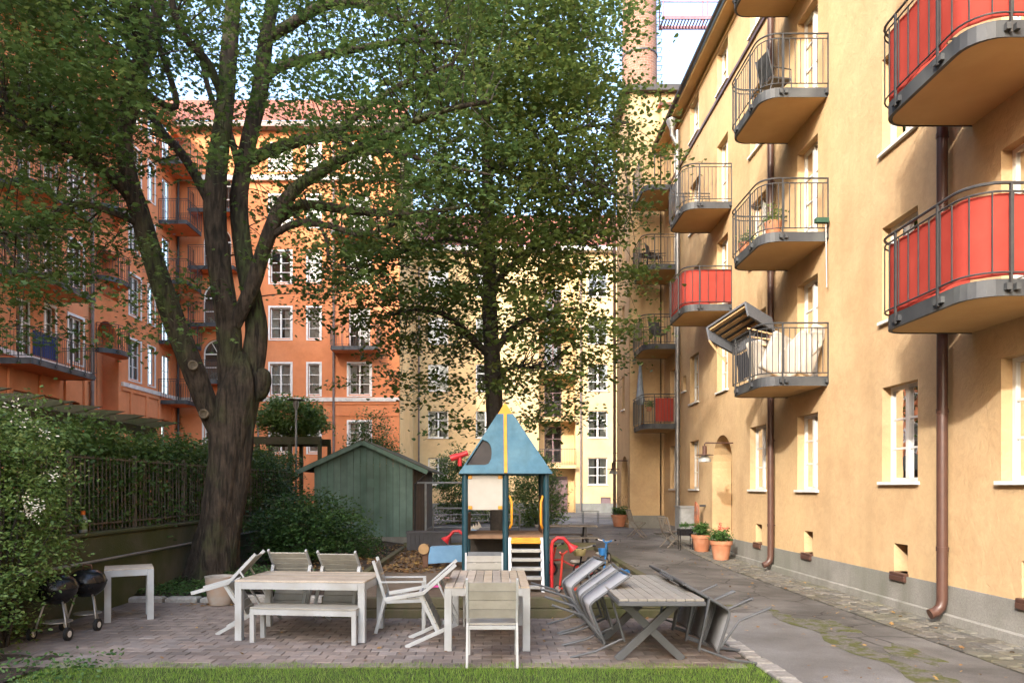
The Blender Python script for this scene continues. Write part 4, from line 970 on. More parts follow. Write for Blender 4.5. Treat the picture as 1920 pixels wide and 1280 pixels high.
# ------------------------------------------------------------------ retaining wall, fence, hedge, pergola
RW = empty('retaining_wall', (-6.1, 14, 0), label='low mossy concrete retaining wall below the fence', cat='wall')
m = MB(); m.b2(-6.35, -5.96, 3, 24, 0, 1.17); m.build('wall', T['mosswall'], RW, world=True, bevel=.03)
m = MB(); m.b2(-6.38, -5.93, 3, 24, 1.172, 1.23); m.build('coping', T['mosswall'], RW, world=True, bevel=.015)
m = MB(); m.tube([(-5.9, 5, .80), (-5.9, 10, .81), (-5.9, 20, .83)], .022, 8); o = m.build('handrail', T['galv'], RW, world=True, smooth=True)
sheet('upper_terrace', -16, -6.36, -5, 36, T['soil'], 1.0, 4, 10, hfun=lambda x, y: 0)
FN = empty('iron_fence', (-6.12, 12, 1.23), label='rusty green bar fence on top of the mossy wall', cat='fence')
T['fence'] = M('weathered_green_iron', (.10, .105, .085), (.13, .095, .07), 8, .7)
bm_, _, _ = block_mesh('bar', .016, .016, 1.12, .001, T['fence'])
y = 6.0
while y < 21.5:
    o = link_mesh('bar', bm_, FN); o.location = (random.uniform(-.006, .006), y - 12, .03); o.rotation_euler = (random.uniform(-.015, .015), random.uniform(-.02, .02), 0); y += .118
for z in (.10, 1.10):
    m = MB(); m.b2(-.02, .02, -6.1, 9.5, z, z + .025); m.build('rail', T['fence'], FN)
for y in np.arange(-5.5, 9.6, 1.9):
    m = MB(); m.b2(-.025, .025, y - .025, y + .025, 0, 1.2); m.build('post', T['fence'], FN)
def hedge(name, x0, x1, y0, y1, z0, z1, n, label, mat='hedge_leaf', size=(.06, .10), group=None, lump=.25, cat='hedge'):
    o = empty(name, ((x0 + x1) / 2, (y0 + y1) / 2, z0), label=label, cat=cat, group=group)
    c = []
    while len(c) < n:
        x, y, z = random.uniform(x0, x1), random.uniform(y0, y1), random.uniform(z0, z1)
        e = min(x - x0, x1 - x, z1 - z, y - y0, y1 - y)
        if e < .3 or random.random() < .2: c.append((x, y, z + lump * .5 * math.sin(y * 2.3 + x) + random.uniform(-.1, .1)))
    p_, rv = clump_pts(c, .3, 26, .7, .1)
    leaves('foliage', p_, rng.uniform(*size, len(p_)), T[mat], 'oval', o, .8, rv)
    st = MB()
    for k in range(int((y1 - y0) * 2) + 2):
        y = random.uniform(y0 + .1, y1 - .1); x = (x0 + x1) / 2 + random.uniform(-.1, .1); st.tube([(x, y, z0 - .05), (x + random.uniform(-.15, .15), y + random.uniform(-.2, .2), (z0 + z1) / 2), (x + random.uniform(-.25, .25), y + random.uniform(-.3, .3), z1 - .1)], [.025, .018, .006], 5)
    st.build('stems', T['twig'], o, world=True)['kind'] = 'stuff'
    return o
hedge('hedge', -7.3, -6.18, 8.0, 22.5, 1.1, 2.8, 2600, 'clipped dark green hedge growing behind the bar fence')
PG = empty('pergola', (-7.5, 12.5, 1), label='dark weathered pergola with pointed crossbeams above the hedge', cat='pergola')
T['perg'] = M('mossy_dark_wood', (.07, .06, .04), (.045, .055, .025), 3, .9, .003, 30)
m = MB(); m.b2(-7.56, -7.46, 8, 15.8, 3.0, 3.2); m.build('beam', T['perg'], PG, world=True, bevel=.008)
m = MB(); m.b2(-10.0, -9.9, 8, 15.8, 3.0, 3.2); m.build('beam', T['perg'], PG, world=True, bevel=.008)
for y in np.arange(8.6, 15.8, .78):
    m = MB(); m.prism([(-10.6, 0), (-7.3, 0), (-6.85, .1), (-7.25, .13), (-10.6, .13)], (0, y, 3.2), (1, 0, 0), (0, 0, 1), (0, 1, 0), .05); m.build('crossbeam', T['perg'], PG, world=True)
for x, y in ((-7.51, 9), (-7.51, 15.2), (-9.95, 9), (-9.95, 15.2)):
    m = MB(); m.b2(x - .06, x + .06, y - .06, y + .06, 1, 3.0); m.build('post', T['perg'], PG, world=True)

# ------------------------------------------------------------------ shrubs
def shrub(name, label, c, r, n, mat, size, per=30, crad=.28, stems=8, shape='oval', tilt=.7, cat='shrub', group=None, lo=.55, zmin=None, flat=.6, droop=.15):
    o = empty(name, (c[0], c[1], c[2] - r[2]), label=label, cat=cat, group=group)
    pts = shell_pts(c, r, n, lo, zmin)
    p_, rv = clump_pts(pts, crad, per, flat, droop)
    leaves('foliage', p_, rng.uniform(*size, len(p_)), T[mat], shape, o, tilt, rv, droop=.3)
    st = MB(); base = Vector((c[0], c[1], c[2] - r[2]))
    for k in range(stems):
        q = Vector(pts[random.randrange(len(pts))]); a = base + Vector((random.uniform(-.15, .15) * r[0], random.uniform(-.15, .15) * r[1], 0))
        mid = (a + q) / 2 + Vector((0, 0, .15 * r[2])); st.tube([a, mid, q], [.022, .014, .005], 5)
    st.build('stems', T['twig'], o, world=True)['kind'] = 'stuff'
    return o
sh1 = shrub('flowering_shrub', 'big light green shrub with white blossom beside the grills', (-5.85, 8.5, 1.5), (.75, 1.0, 1.65), 360, 'shrub_leaf', (.035, .065), 34, .24, 16, lo=.45)
fl = [P(x, y, 7.75) for x, y in ((62, 948), (70, 955), (48, 940), (100, 890), (45, 790), (88, 815), (30, 760), (60, 965))]
p_, rv = clump_pts(fl, .12, 22, .7, 0); leaves('blossom', p_, .03, T['flower'], 'oval', sh1, 1.0, rv)
shrub('flowering_shrub', 'lower light green shrub at the edge of the photo over dark soil', (-5.75, 7.3, .75), (.75, .7, .85), 200, 'shrub_leaf', (.035, .06), 30, .22, 10, lo=.4)
shrub('dark_shrub', 'spreading dark green shrub beside the maple trunk in front of the shed', (-4.4, 16.7, .95), (1.3, 1.3, .95), 380, 'dark_leaf', (.05, .1), 34, .42, 12, lo=.5, flat=.22)
shrub('dark_shrub', 'small dark glossy shrub at the foot of the shed wall', (-3.15, 17.0, .6), (.45, .5, .45), 70, 'dark_leaf', (.04, .07), 30, .26, 6)
shrub('climbing_shrub', 'pale green climber heaped over a dark pergola behind the shed', (-7.1, 25.0, 4.3), (1.2, 1.1, .75), 230, 'shrub_leaf', (.08, .15), 30, .34, 8)
pg2 = empty('garden_arbour', (-7, 25, .9), label='dark timber arbour carrying the pale green climber', cat='arbour')
for y in (24.2, 25.6):
    MB().b2(-8.2, -5.9, y, y + .15, 3.35, 3.6).build('beam', T['perg'], pg2, world=True)
    for x in (-8.1, -7.0, -6.0): MB().b2(x, x + .12, y, y + .12, .9, 3.35).build('post', T['perg'], pg2, world=True)
shrub('young_tree', 'slender young tree with sparse reddish-green leaves behind the shed roof', (-4.4, 25.5, 3.2), (.95, .9, 1.75), 170, 'hedge_leaf', (.06, .1), 30, .34, 10, lo=.3)
shrub('garden_bush', 'tall bright green bush to the right of the playhouse tower', (1.55, 28, 1.6), (1.15, 1.2, 1.75), 300, 'shrub_leaf', (.07, .12), 32, .36, 8, lo=.5)
shrub('garden_bush', 'upright green bush between the shed and the playhouse', (-1.7, 30, 1.75), (1.0, 1.0, 2.1), 220, 'hedge_leaf', (.07, .12), 30, .36, 8, lo=.4)
shrub('garden_bush', 'low bush behind the playhouse between posts', (-.3, 31, 1.1), (1.1, .9, 1.1), 130, 'shrub_leaf', (.07, .12), 28, .36, 8, lo=.4)
shrub('hedge_end', 'rounded green end of the hedge left of the shed', (-6.4, 19.8, 1.7), (.9, 1.6, 1.0), 200, 'dark_leaf', (.05, .09), 30, .34, 6, cat='hedge')
# hosta: large pale leaves
HO = empty('hosta_plant', (-4.25, 15.4, .2), label='hosta with broad bright green leaves under the dark shrub', cat='plant')
for k in range(16):
    a = random.uniform(0, 6.28); rr = random.uniform(.1, .34); m = MB(); L_ = random.uniform(.2, .3); vs = []; fs = []
    for i in range(6):
        t = i / 5; w_ = L_ * .42 * math.sin(math.pi * min(1, t * .93 + .05)) ** .8
        zz = .12 + .2 * math.sin(t * 2.2) - .08 * t
        for sgn in (-1, 0, 1): vs.append(Vector((rr * .4 + L_ * t, w_ * sgn, zz + (.03 if sgn else 0))))
        if i:
            for q in (0, 1): fs.append((3 * i - 3 + q, 3 * i + q, 3 * i + 1 + q, 3 * i - 2 + q))
    rm = Matrix.Rotation(a, 3, 'Z'); m.add([rm @ v for v in vs], fs); m.build('leaf', T['hosta'] if 'hosta' in T else T.setdefault('hosta', M('hosta_leaf', (.13, .24, .03), (.10, .19, .025), 5, .45, trans=.25)), HO, smooth=True)
# ground ivy, litter, grass, weeds
n = 5200; xs = rng.uniform(-6.0, -3.6, n); ys = rng.uniform(11.92, 14.6, n); zs = np.array([hb(a, b) for a, b in zip(xs, ys)]) + rng.uniform(.01, .12, n)
o = leaves('ivy', np.stack([xs, ys, zs], 1), rng.uniform(.035, .07, n), T['ivy_leaf'], 'oval', None, .4); tag(o, None, None, None, 'stuff')
n = 2600; xs = np.concatenate([rng.normal(-2.9, .8, n // 2), rng.normal(-1.7, .5, n // 2)]); ys = rng.uniform(14.2, 20, n)
keep = (xs > -5) & (xs < -.4); xs = xs[keep]; ys = ys[keep]; zs = np.array([(hb(a, b) if a < -2.5 else hs(a, b)) for a, b in zip(xs, ys)]) + rng.uniform(.015, .04, len(xs))
o = leaves('leaf_litter', np.stack([xs, ys, zs], 1), rng.uniform(.05, .10, len(xs)), T['brown_leaf'], 'maple', None, .35); tag(o, None, None, None, 'stuff')
n = 480; xs = np.concatenate([rng.uniform(-6, 2.6, 130), rng.uniform(3, 6.1, 270), rng.uniform(-5, -3.4, 80)]); ys = np.concatenate([rng.uniform(7.7, 11.6, 130), rng.uniform(6.5, 24, 270), rng.uniform(11.3, 11.7, 80)])
zs = np.array([gz(a, b) for a, b in zip(xs, ys)]) + .045
o = leaves('fallen_leaves', np.stack([xs, ys, zs], 1), rng.uniform(.02, .07, n), T['brown_leaf'], 'maple', None, .25, rng.uniform(.2, 1, n)); tag(o, None, None, None, 'stuff')
n = 60000; xs = rng.uniform(-4.65, 2.72, n); ys = 7.6 - rng.uniform(0, 1, n) ** 1.3 * 2.6 + .05 * np.sin(xs * 5) + .04 * np.sin(xs * 13.7); zs = np.full(n, .01)
o = leaves('grass', np.stack([xs, ys, zs], 1), rng.uniform(.025, .065, n), T['grass'], 'blade', None, .35); tag(o, None, None, None, 'stuff')
xs = rng.uniform(-6.6, -3.9, 900); ys = rng.uniform(6.7, 7.7, 900) - .1 * xs * 0; zs = rng.uniform(.02, .2, 900)
o = leaves('weeds', np.stack([xs, ys, zs], 1), rng.uniform(.03, .06, 900), T['ivy_leaf'], 'oval', None, .8); tag(o, None, None, None, 'stuff')
# ------------------------------------------------------------------ garden furniture
def tip(x, y, heading, theta, z=0.0, front=.27):
    """matrix for a chair tipped forward about its front feet. chair faces local -Y, front feet at y=-front.
    x,y = ground point between the front feet; heading = direction it faces (angle of facing vector)"""
    yaw = heading + math.pi / 2
    return Matrix.Translation((x, y, z)) @ Matrix.Rotation(yaw, 4, 'Z') @ Matrix.Rotation(theta, 4, 'X') @ Matrix.Translation((0, front, 0))
def white_chair():
    c = empty('garden_armchair'); w = .26
    for s in (-1, 1):
        MB().bar((s * w, -.27, 0), (s * w, -.27, .65), .026, .045, (0, 1, 0)).build('leg', T['alu'], c, bevel=.003)
        m = MB(); m.bar((s * w, .34, 0), (s * w, .22, .46), .026, .045, (0, 1, 0)); m.bar((s * w, .222, .45), (s * w, .37, .93), .026, .04, (0, 1, 0)); m.build('leg', T['alu'], c, bevel=.003)
        MB().bar((s * w, -.292, .655), (s * w, .28, .655), .045, .022).build('arm', T['alu'], c, bevel=.004)
        MB().bar((s * (w - .02), -.25, .41), (s * (w - .02), .22, .40), .022, .04).build('seat_rail', T['alu'], c)
    MB().bar((-w + .013, -.262, .41), (w - .013, -.262, .41), .025, .045).build('apron', T['alu'], c, bevel=.002)
    MB().bar((-w + .013, .225, .40), (w - .013, .225, .40), .025, .04).build('apron', T['alu'], c, bevel=.002)
    sl, _, _ = block_mesh('seat_slat', .5, .088, .018, .003, T['slat'], 0)
    for k in range(5):
        o = link_mesh('seat_slat', sl, c); o.location = (0, -.21 + k * .095, .432 - k * .002)
    bl, _, _ = block_mesh('back_slat', .494, .096, .016, .003, T['slat'], 0)
    ang = math.atan2(.148, .48)
    for k in range(4):
        t = .20 + k * .205; p0 = Vector((0, .222 + .148 * t, .45 + .48 * t))
        o = link_mesh('back_slat', bl, c); o.location = p0; o.rotation_euler = (math.pi / 2 - ang, 0, 0)
    return c
def place(o, mat, label, group): o.matrix_basis = mat; o['label'] = label; o['group'] = group; o['category'] = 'chair'; return o
def up(x, y, heading): return Matrix.Translation((x, y, .03)) @ Matrix.Rotation(heading + math.pi / 2, 4, 'Z')
wc = white_chair(); GW = 'pale garden armchairs around the slatted tables'
ZP = .03
place(wc, up(-.04, 7.78, R(90)), 'pale grey armchair at the near end of the slatted table, back towards the lawn', GW)
place(copy_tree(wc), up(-.17, 9.95, R(-90)), 'pale grey armchair at the far end of the slatted table, below the playhouse', GW)
place(copy_tree(wc), up(-1.22, 9.5, R(4)), 'pale grey armchair standing upright between the two slatted tables', GW)
place(copy_tree(wc), tip(-1.07, 8.69, R(2), R(66), ZP), 'pale armchair tipped forward against the side of the square slatted table', GW)
place(copy_tree(wc), tip(-2.8, 10.24, R(-94), R(60), ZP), 'tipped armchair behind the long table, the one nearer the maple trunk', GW)
place(copy_tree(wc), tip(-2.08, 10.14, R(-97), R(61), ZP), 'tipped armchair behind the long table, the one nearer the play area', GW)
place(copy_tree(wc), tip(-3.58, 9.4, R(6), R(60), ZP), 'tipped armchair leaning on the end of the long table beside the planter', GW)
def slat_table(L, Wd, label, nm='slatted_table'):
    """legs at the corners, slats along local X; L along X"""
    t = empty(nm, label=label, cat='table'); hx, hy = L / 2, Wd / 2; lw = .085
    for sx in (-1, 1):
        for sy in (-1, 1): MB().b2(sx * (hx - lw), sx * hx, sy * (hy - lw), sy * hy, 0, .715).build('leg', T['alu'], t, bevel=.004)
    for sy in (-1, 1): MB().b2(-hx + lw, hx - lw, sy * (hy - .03), sy * (hy - .002), .63, .714).build('apron', T['alu'], t, bevel=.002)
    for sx in (-1, 1): MB().b2(sx * (hx - .03), sx * (hx - .002), -hy + lw, hy - lw, .63, .714).build('apron', T['alu'], t, bevel=.002)
    n = int(Wd / .105); wd = Wd / n; sm_, _, _ = block_mesh('slat', L - .004, wd - .009, .02, .003, T['slat_top'], 0)
    for k in range(n):
        o = link_mesh('slat', sm_, t); o.location = (random.uniform(-.003, .003), -hy + wd * (k + .5), .718); 
    return t
t1 = slat_table(1.62, .98, 'long pale slatted table turned sideways with a bench in front'); t1.matrix_basis = Matrix.Translation((-2.34, 9.2, ZP)) @ Matrix.Rotation(R(-5), 4, 'Z')
t2 = slat_table(1.62, .98, 'slatted table seen end-on with bleached boards, below the playhouse'); t2.matrix_basis = Matrix.Translation((-.1, 9.02, ZP)) @ Matrix.Rotation(R(90), 4, 'Z')
def bench():
    t = empty('garden_bench', label='low pale slatted bench pushed under the long table', cat='bench'); hx, hy = .66, .17
    for sx in (-1, 1):
        for sy in (-1, 1): MB().b2(sx * (hx - .055), sx * hx, sy * (hy - .055), sy * hy, 0, .405).build('leg', T['alu'], t, bevel=.003)
        MB().b2(sx * (hx - .03), sx * (hx - .003), -hy + .055, hy - .055, .34, .404).build('apron', T['alu'], t)
    for sy in (-1, 1): MB().b2(-hx + .055, hx - .055, sy * (hy - .028), sy * (hy - .002), .34, .404).build('apron', T['alu'], t)
    sm_, _, _ = block_mesh('slat', 1.318, .106, .02, .003, T['slat'], 0)
    for k in range(3):
        o = link_mesh('slat', sm_, t); o.location = (0, -.113 + k * .113, .408)
    return t
bench().matrix_basis = Matrix.Translation((-2.29, 8.75, ZP)) @ Matrix.Rotation(R(-7), 4, 'Z')
st = slat_table(.62, .56, 'small pale slatted side table beside the kettle grill', 'side_table'); st.matrix_basis = Matrix.Translation((-5.25, 10.3, ZP)) @ Matrix.Rotation(R(28), 4, 'Z')
# grey X-leg table
XT = empty('crossed_leg_table', (1.67, 8.25, ZP), label='grey outdoor table with crossed X legs near the kerb', cat='table')
n = 9
for k in range(n): MB().b2(-.43 + .86 * k / n + .003, -.43 + .86 * (k + 1) / n - .003, -1.0, 1.0, .722, .745).build('board', T['greytop'], XT, bevel=.002)
MB().b2(-.44, .44, -1.02, 1.02, .675, .72).build('top_frame', T['grey'], XT, bevel=.006)
for y in (-.42, .62):
    for s in (-1, 1):
        m = MB(); m.bar((s * .36, y + s * .012, 0), (-s * .36, y + s * .012, .68), .085, .05, (0, 1, 0)); m.build('leg', T['grey'], XT, bevel=.004)
MB().bar((0, -.42, .35), (0, .62, .35), .06, .04).build('stretcher', T['grey'], XT)
def grey_chair():
    c = empty('sling_chair'); w = .28; sg = MB(); fr = [(-.26, .43), (-.05, .415), (.15, .41), (.205, .445), (.24, .55), (.29, .73), (.345, .93)]
    vs = []; fs = []
    sp_ = spline([(Vector((0, a, b)), .01) for a, b in fr], 4)
    for i, (p, r) in enumerate(sp_):
        for x in (-w + .02, 0, w - .02): vs.append(p + Vector((x, 0, -.012 if x == 0 else 0)))
        if i: fs += [(3 * i - 3, 3 * i, 3 * i + 1, 3 * i - 2), (3 * i - 2, 3 * i + 1, 3 * i + 2, 3 * i - 1)]
    sg.add(vs, fs); o = sg.build('sling', T['sling'], c, smooth=True); md = o.modifiers.new('thick', 'SOLIDIFY'); md.thickness = .006
    for s in (-1, 1):
        m = MB(); m.tube([p + Vector((s * w, 0, 0)) for p, r in sp_], .016, 8); m.build('side_rail', T['grey'], c, smooth='auto')
        m = MB(); m.bar((s * (w + .03), -.30, .64), (s * (w + .03), .29, .665), .05, .022); m.build('arm', T['grey'], c, bevel=.005)
        m = MB(); m.tube([(s * (w + .03), -.27, .63), (s * (w + .03), -.30, .3), (s * (w + .03), -.27, 0.015)], .014, 8); m.build('leg', T['grey'], c, smooth='auto')
        m = MB(); m.tube([(s * (w + .02), -.2, .42), (s * (w + .02), .12, .3), (s * (w + .03), .34, 0.015)], .014, 8); m.build('leg', T['grey'], c, smooth='auto')
    MB().tube([(-w, .352, .95), (w, .352, .95)], .016, 8).build('top_rail', T['grey'], c, smooth='auto')
    MB().tube([(-w, -.262, .42), (w, -.262, .42)], .013, 8).build('front_rail', T['grey'], c, smooth='auto')
    return c
gc = grey_chair(); GG = 'charcoal sling chairs tipped against the crossed-leg table'
place(gc, tip(.78, 8.2, R(3), R(71), ZP), 'charcoal sling chair tipped on the left of the grey table, nearest the lawn', GG)
place(copy_tree(gc), tip(.78, 8.82, R(-2), R(70), ZP), 'charcoal sling chair tipped on the left of the grey table, middle one', GG)
place(copy_tree(gc), tip(.72, 9.5, R(8), R(69), ZP), 'charcoal sling chair tipped on the left of the grey table, nearest the timber', GG)
place(copy_tree(gc), tip(2.8, 7.95, R(177), R(76), ZP), 'charcoal sling chair tipped on the kerb side of the grey table, nearest the lawn', GG)
place(copy_tree(gc), tip(2.8, 8.55, R(180), R(77), ZP), 'charcoal sling chair tipped on the kerb side of the grey table, middle one', GG)
place(copy_tree(gc), tip(2.78, 9.15, R(183), R(75), ZP), 'charcoal sling chair tipped on the kerb side of the grey table, farthest one', GG)
# planter behind the tipped chair
PL = empty('stone_planter', (-4.38, 11.45, .04), label='grey stone planter beside the tipped chair and maple', cat='planter')
m = MB(); m.lathe([(0, 0), (.16, 0), (.2, .1), (.235, .42), (.245, .45), (.21, .45), (.19, .38), (0, .36)], n=20); m.build('pot', T['greypot'], PL, smooth='auto')
MB().lathe([(0, .37), (.195, .385)], n=20).build('soil', T['soil'], PL)
# kettle grills
def grill(x, y, label, s=1.0):
    k = empty('kettle_grill', (x, y, ZP), label=label, cat='grill', group='kettle grills by the wall')
    m = MB(); m.lathe([(0, .42), (.1, .43), (.19, .5), (.225, .58), (.228, .62)], n=24); m.build('bowl', T['black'], k, smooth=True)
    m = MB(); m.lathe([(.236, .615), (.236, .635), (.2, .72), (.12, .775), (0, .79)], n=24); ld = m.build('lid', T['black'], k, smooth=True)
    MB().tube([(-.06, 0, .785), (-.05, 0, .84), (.05, 0, .84), (.06, 0, .785)], .012, 8).build('handle', T['brown'], ld, smooth=True)
    for a in (90, 215, 325):
        MB().tube([(.13 * math.cos(R(a)), .13 * math.sin(R(a)), .47), (.27 * math.cos(R(a)), .27 * math.sin(R(a)), .0)], .012, 8).build('leg', T['metal'], k, smooth=True)
    MB().lathe([(0, .2), (.17, .2), (.17, .21), (0, .21)], n=18).build('ash_tray', T['metal'], k)
    for a in (215, 325):
        c_ = (.27 * math.cos(R(a)), .27 * math.sin(R(a)), .08)
        m = MB(); m.lathe([(.03, -.02), (.08, -.02), (.08, .02), (.03, .02)], c_, 18, rot=Matrix.Rotation(R(90), 3, 'Y')); m.build('wheel', T['rubber'], k, smooth='auto')
        m = MB(); m.lathe([(0, -.023), (.04, -.023), (.04, .023), (0, .023)], c_, 14, rot=Matrix.Rotation(R(90), 3, 'Y')); m.build('hub', T['white'], k)
    return k
grill(-5.42, 9.55, 'black kettle grill next to the small side table'); grill(-5.45, 8.95, 'black kettle grill half hidden by the flowering shrub')
# bottle on the wall
BO = empty('lighter_fluid_bottle', (-6.08, 10.6, 1.232), label='clear bottle with orange cap standing on the mossy wall', cat='bottle')
MB().lathe([(0, 0), (.055, 0), (.058, .01), (.058, .2), (.03, .245), (.028, .27)], n=14).build('body', M('bottle_plastic', (.45, .5, .48), None, 5, .2, trans=.4), BO, smooth='auto')
MB().lathe([(.059, .05), (.059, .15)], n=14).build('label', M('green_label', (.25, .4, .12), None, 12, .5), BO)
MB().lathe([(.032, .262), (.032, .32), (0, .325)], n=12).build('cap', M('orange_cap', (.65, .15, .02), None, 5, .4), BO, smooth='auto')

# ------------------------------------------------------------------ playhouse tower
gp = .2
PH = empty('playhouse_tower', (.16, 12.7, gp), label='play tower with blue pyramid roof, white panel and metal ladder', cat='playhouse')
px, py = .68, .65                                         # half-width of three-post front, half-depth
for x in (-px, 0, px): MB().tube([(x, -py, -.05), (x, -py, 1.95)], .052, 14).build('post', T['teal'], PH, smooth='auto')
for x in (-px, px): MB().tube([(x, py, -.05), (x, py, 1.95)], .052, 14).build('post', T['teal'], PH, smooth='auto')
MB().b2(-px, px, -py, py, .84, .90).build('platform', M('platform_wood', (.24, .15, .09), (.17, .1, .06), 5, .8), PH)
# roof: four panels leaning to a truncated top, the front-left one with a hatch
zb, zt, hb_, ht = 1.93, 2.98, .78, .135
def panel_pts(side, inset=0):
    c = [(-hb_, -hb_, zb), (hb_, -hb_, zb), (ht, -ht, zt), (-ht, -ht, zt)]; rm = Matrix.Rotation(side * math.pi / 2, 3, 'Z'); return [rm @ Vector(p) for p in c]
for s in range(4):
    a, b, c, d = panel_pts(s); nn = (b - a).cross(d - a).normalized()
    m = MB(); halves = [((a, (a + b) / 2, (c + d) / 2, d), s == 0), (((a + b) / 2, b, c, (c + d) / 2), False)]
    for q, hatch in halves:
        if not hatch: m.add([v for v in q] + [v - nn * .025 for v in q], [(0, 1, 2, 3), (7, 6, 5, 4), (0, 4, 5, 1), (1, 5, 6, 2), (2, 6, 7, 3), (3, 7, 4, 0)])
        else:
            # polygon with an arched bite out of its sloping outer edge
            A, B, C, D = q; U = (B - A); V = (D - A)
            def at(u, v): 
                lft = A + (D - A) * v; rgt = B + (C - B) * v; return lft + (rgt - lft) * u
            poly = [at(0, 0), at(1, 0), at(1, 1), at(0, 1), at(0, .55)]
            N = 10
            ctr = [(0.0, .55)]
            arc = []
            for k in range(N + 1):
                t = k / N; ang = math.pi / 2 * (1 - t)
                arc.append((.62 * math.cos(ang) ** .8 if t < 1 else .62, .13 + .42 * math.sin(ang) ** .7))
            arc = [(0.12, .55)] + [(max(.12, u), v) for u, v in arc[1:-1]] + [(.62, .24), (.58, .155), (.5, .135)]
            poly += [at(u, v) for u, v in arc] + [at(0, .135)]
            k = len(poly); m.add(poly + [p - nn * .025 for p in poly], [tuple(range(k)), tuple(range(2 * k - 1, k - 1, -1))] + [(i, k + i, k + (i + 1) % k, (i + 1) % k) for i in range(k)])
    m.build('roof_panel', T['blue_roof'], PH)
    mid0 = (a + b) / 2 + nn * .012; mid1 = (c + d) / 2 + nn * .012
    if s == 0: MB().bar(mid0, mid1, .055, .012, nn).build('ridge_strip', T['yellow'], PH)
m = MB(); m.lathe([(.215, zt - .05), (.02, zt + .2), (0, zt + .2)], n=4, rot=Matrix.Rotation(R(45), 3, 'Z')); m.build('roof_cap', T['yellow'], PH)
MB().lathe([(0, zb + .02), (1.02, zb + .02), (.2, zt - .1)], n=4, rot=Matrix.Rotation(R(45), 3, 'Z')).build('roof_lining', T['ply'], PH)
fy = -py
MB().b2(-px + .05, -.05, fy - .012, fy + .012, 1.32, 1.9).build('white_panel', T['cream'], PH, bevel=.004)
for x in (-px + .09, -.09):
    for z in (1.36, 1.87): MB().b2(x - .035, x + .035, fy - .03, fy - .013, z - .03, z + .03).build('panel_clip', T['yellow'], PH, bevel=.008)
# arch panel under the platform
m = MB(); r_ = .235; N = 16; xc = -px / 2
ps = [(-px + .05, 0.02), (-px + .05, .62), (-.05, .62), (-.05, .02), (xc + r_, .02)] + [(xc + r_ * math.cos(math.pi * k / N), .27 + r_ * math.sin(math.pi * k / N)) for k in range(N + 1)] + [(xc - r_, .02)]
m.prism(ps, (0, fy - .012, 0), (1, 0, 0), (0, 0, 1), (0, 1, 0), .024); m.build('arch_panel', T['greyboard'], PH)
m = MB(); m.tube([(xc + (r_ + .012) * math.cos(math.pi * k / N), fy - .018, .27 + (r_ + .012) * math.sin(math.pi * k / N)) for k in range(N + 1)], .016, 8); m.build('arch_trim', T['cream'], PH, smooth=True)
MB().b2(-px, px, py - .02, py, .0, .84).build('back_panel', T['ply'], PH)
MB().b2(-px + .03, -px + .05, -py + .05, py - .05, .9, 1.25).build('side_panel', T['brown'], PH); MB().b2(px - .05, px - .03, -py + .3, py - .05, .9, 1.55).build('side_panel', T['brown'], PH)
# ladder
for x in (.07, .60):
    m = MB(); m.bar((x, fy - .42, .0), (x, fy - .04, .86), .03, .05, (1, 0, 0)); m.build('ladder_side', T['metal'], PH)
for k in range(6):
    t = .1 + k * .165; y = fy - .42 + .38 * t; z = .86 * t
    MB().b2(.085, .585, y - .07, y + .05, z - .03, z + .03).build('rung', T['metal'] if k < 5 else T['yellow'], PH, bevel=.008)
MB().b2(.06, .61, fy - .05, fy + .03, .80, .86).build('step_edge', T['yellow'], PH, bevel=.01)
for x in (.07, .61):
    s = -1 if x < .3 else 1
    m = MB(); m.tube([(x + .0 * s, fy - .06, 1.02), (x - .0 * s, fy - .12, 1.03), (x - s * .03, fy - .16, 1.1), (x - s * .03, fy - .16, 1.45), (x, fy - .12, 1.54), (x, fy - .06, 1.55)], .02, 10); m.build('grab_handle', T['yellow'], PH, smooth=True)
# telescope toy on the roof edge
TS = empty('toy_telescope', (-.72, 11.95, gp + 2.05), label='red toy telescope mounted on the playhouse roof edge', cat='telescope')
rm = Matrix.Rotation(R(70), 3, 'Y') @ Matrix.Rotation(0, 3, 'Z')
MB().lathe([(0, -.14), (.055, -.14), (.055, -.02), (.045, 0), (.045, .12), (.05, .16), (0, .16)], (.1, 0, .17), 14, rot=Matrix.Rotation(R(72), 3, 'Y')).build('barrel', T['red'], TS, smooth='auto')
MB().tube([(.12, 0, 0), (.12, 0, .15)], .035, 10).build('stand', T['red'], TS, smooth='auto')
# speaking tubes
def horn(x, y, label, flip=1):
    h = empty('speaking_tube', (x, y, gp), label=label, cat='play tube', group='red speaking tubes at the play tower')
    pts = [(0, 0, -.02), (0, 0, .72), (.02 * flip, 0, .80), (.1 * flip, 0, .86), (.2 * flip, 0, .85), (.28 * flip, 0, .76)]
    MB().tube(pts, .03, 10).build('pipe', T['red'], h, smooth='auto')
    d = Vector((.08 * flip, 0, -.09)).normalized(); MB().lathe([(.03, 0), (.045, .05), (.09, .13), (.095, .135), (.07, .11)], Vector(pts[-1]), 16, rot=d.to_track_quat('Z', 'Y').to_matrix()).build('horn', T['red'], h, smooth=True)
horn(.93, 12.02, 'red speaking tube on a pole beside the ladder'); horn(-.62, 13.9, 'red speaking tube behind the white panel post', -1)
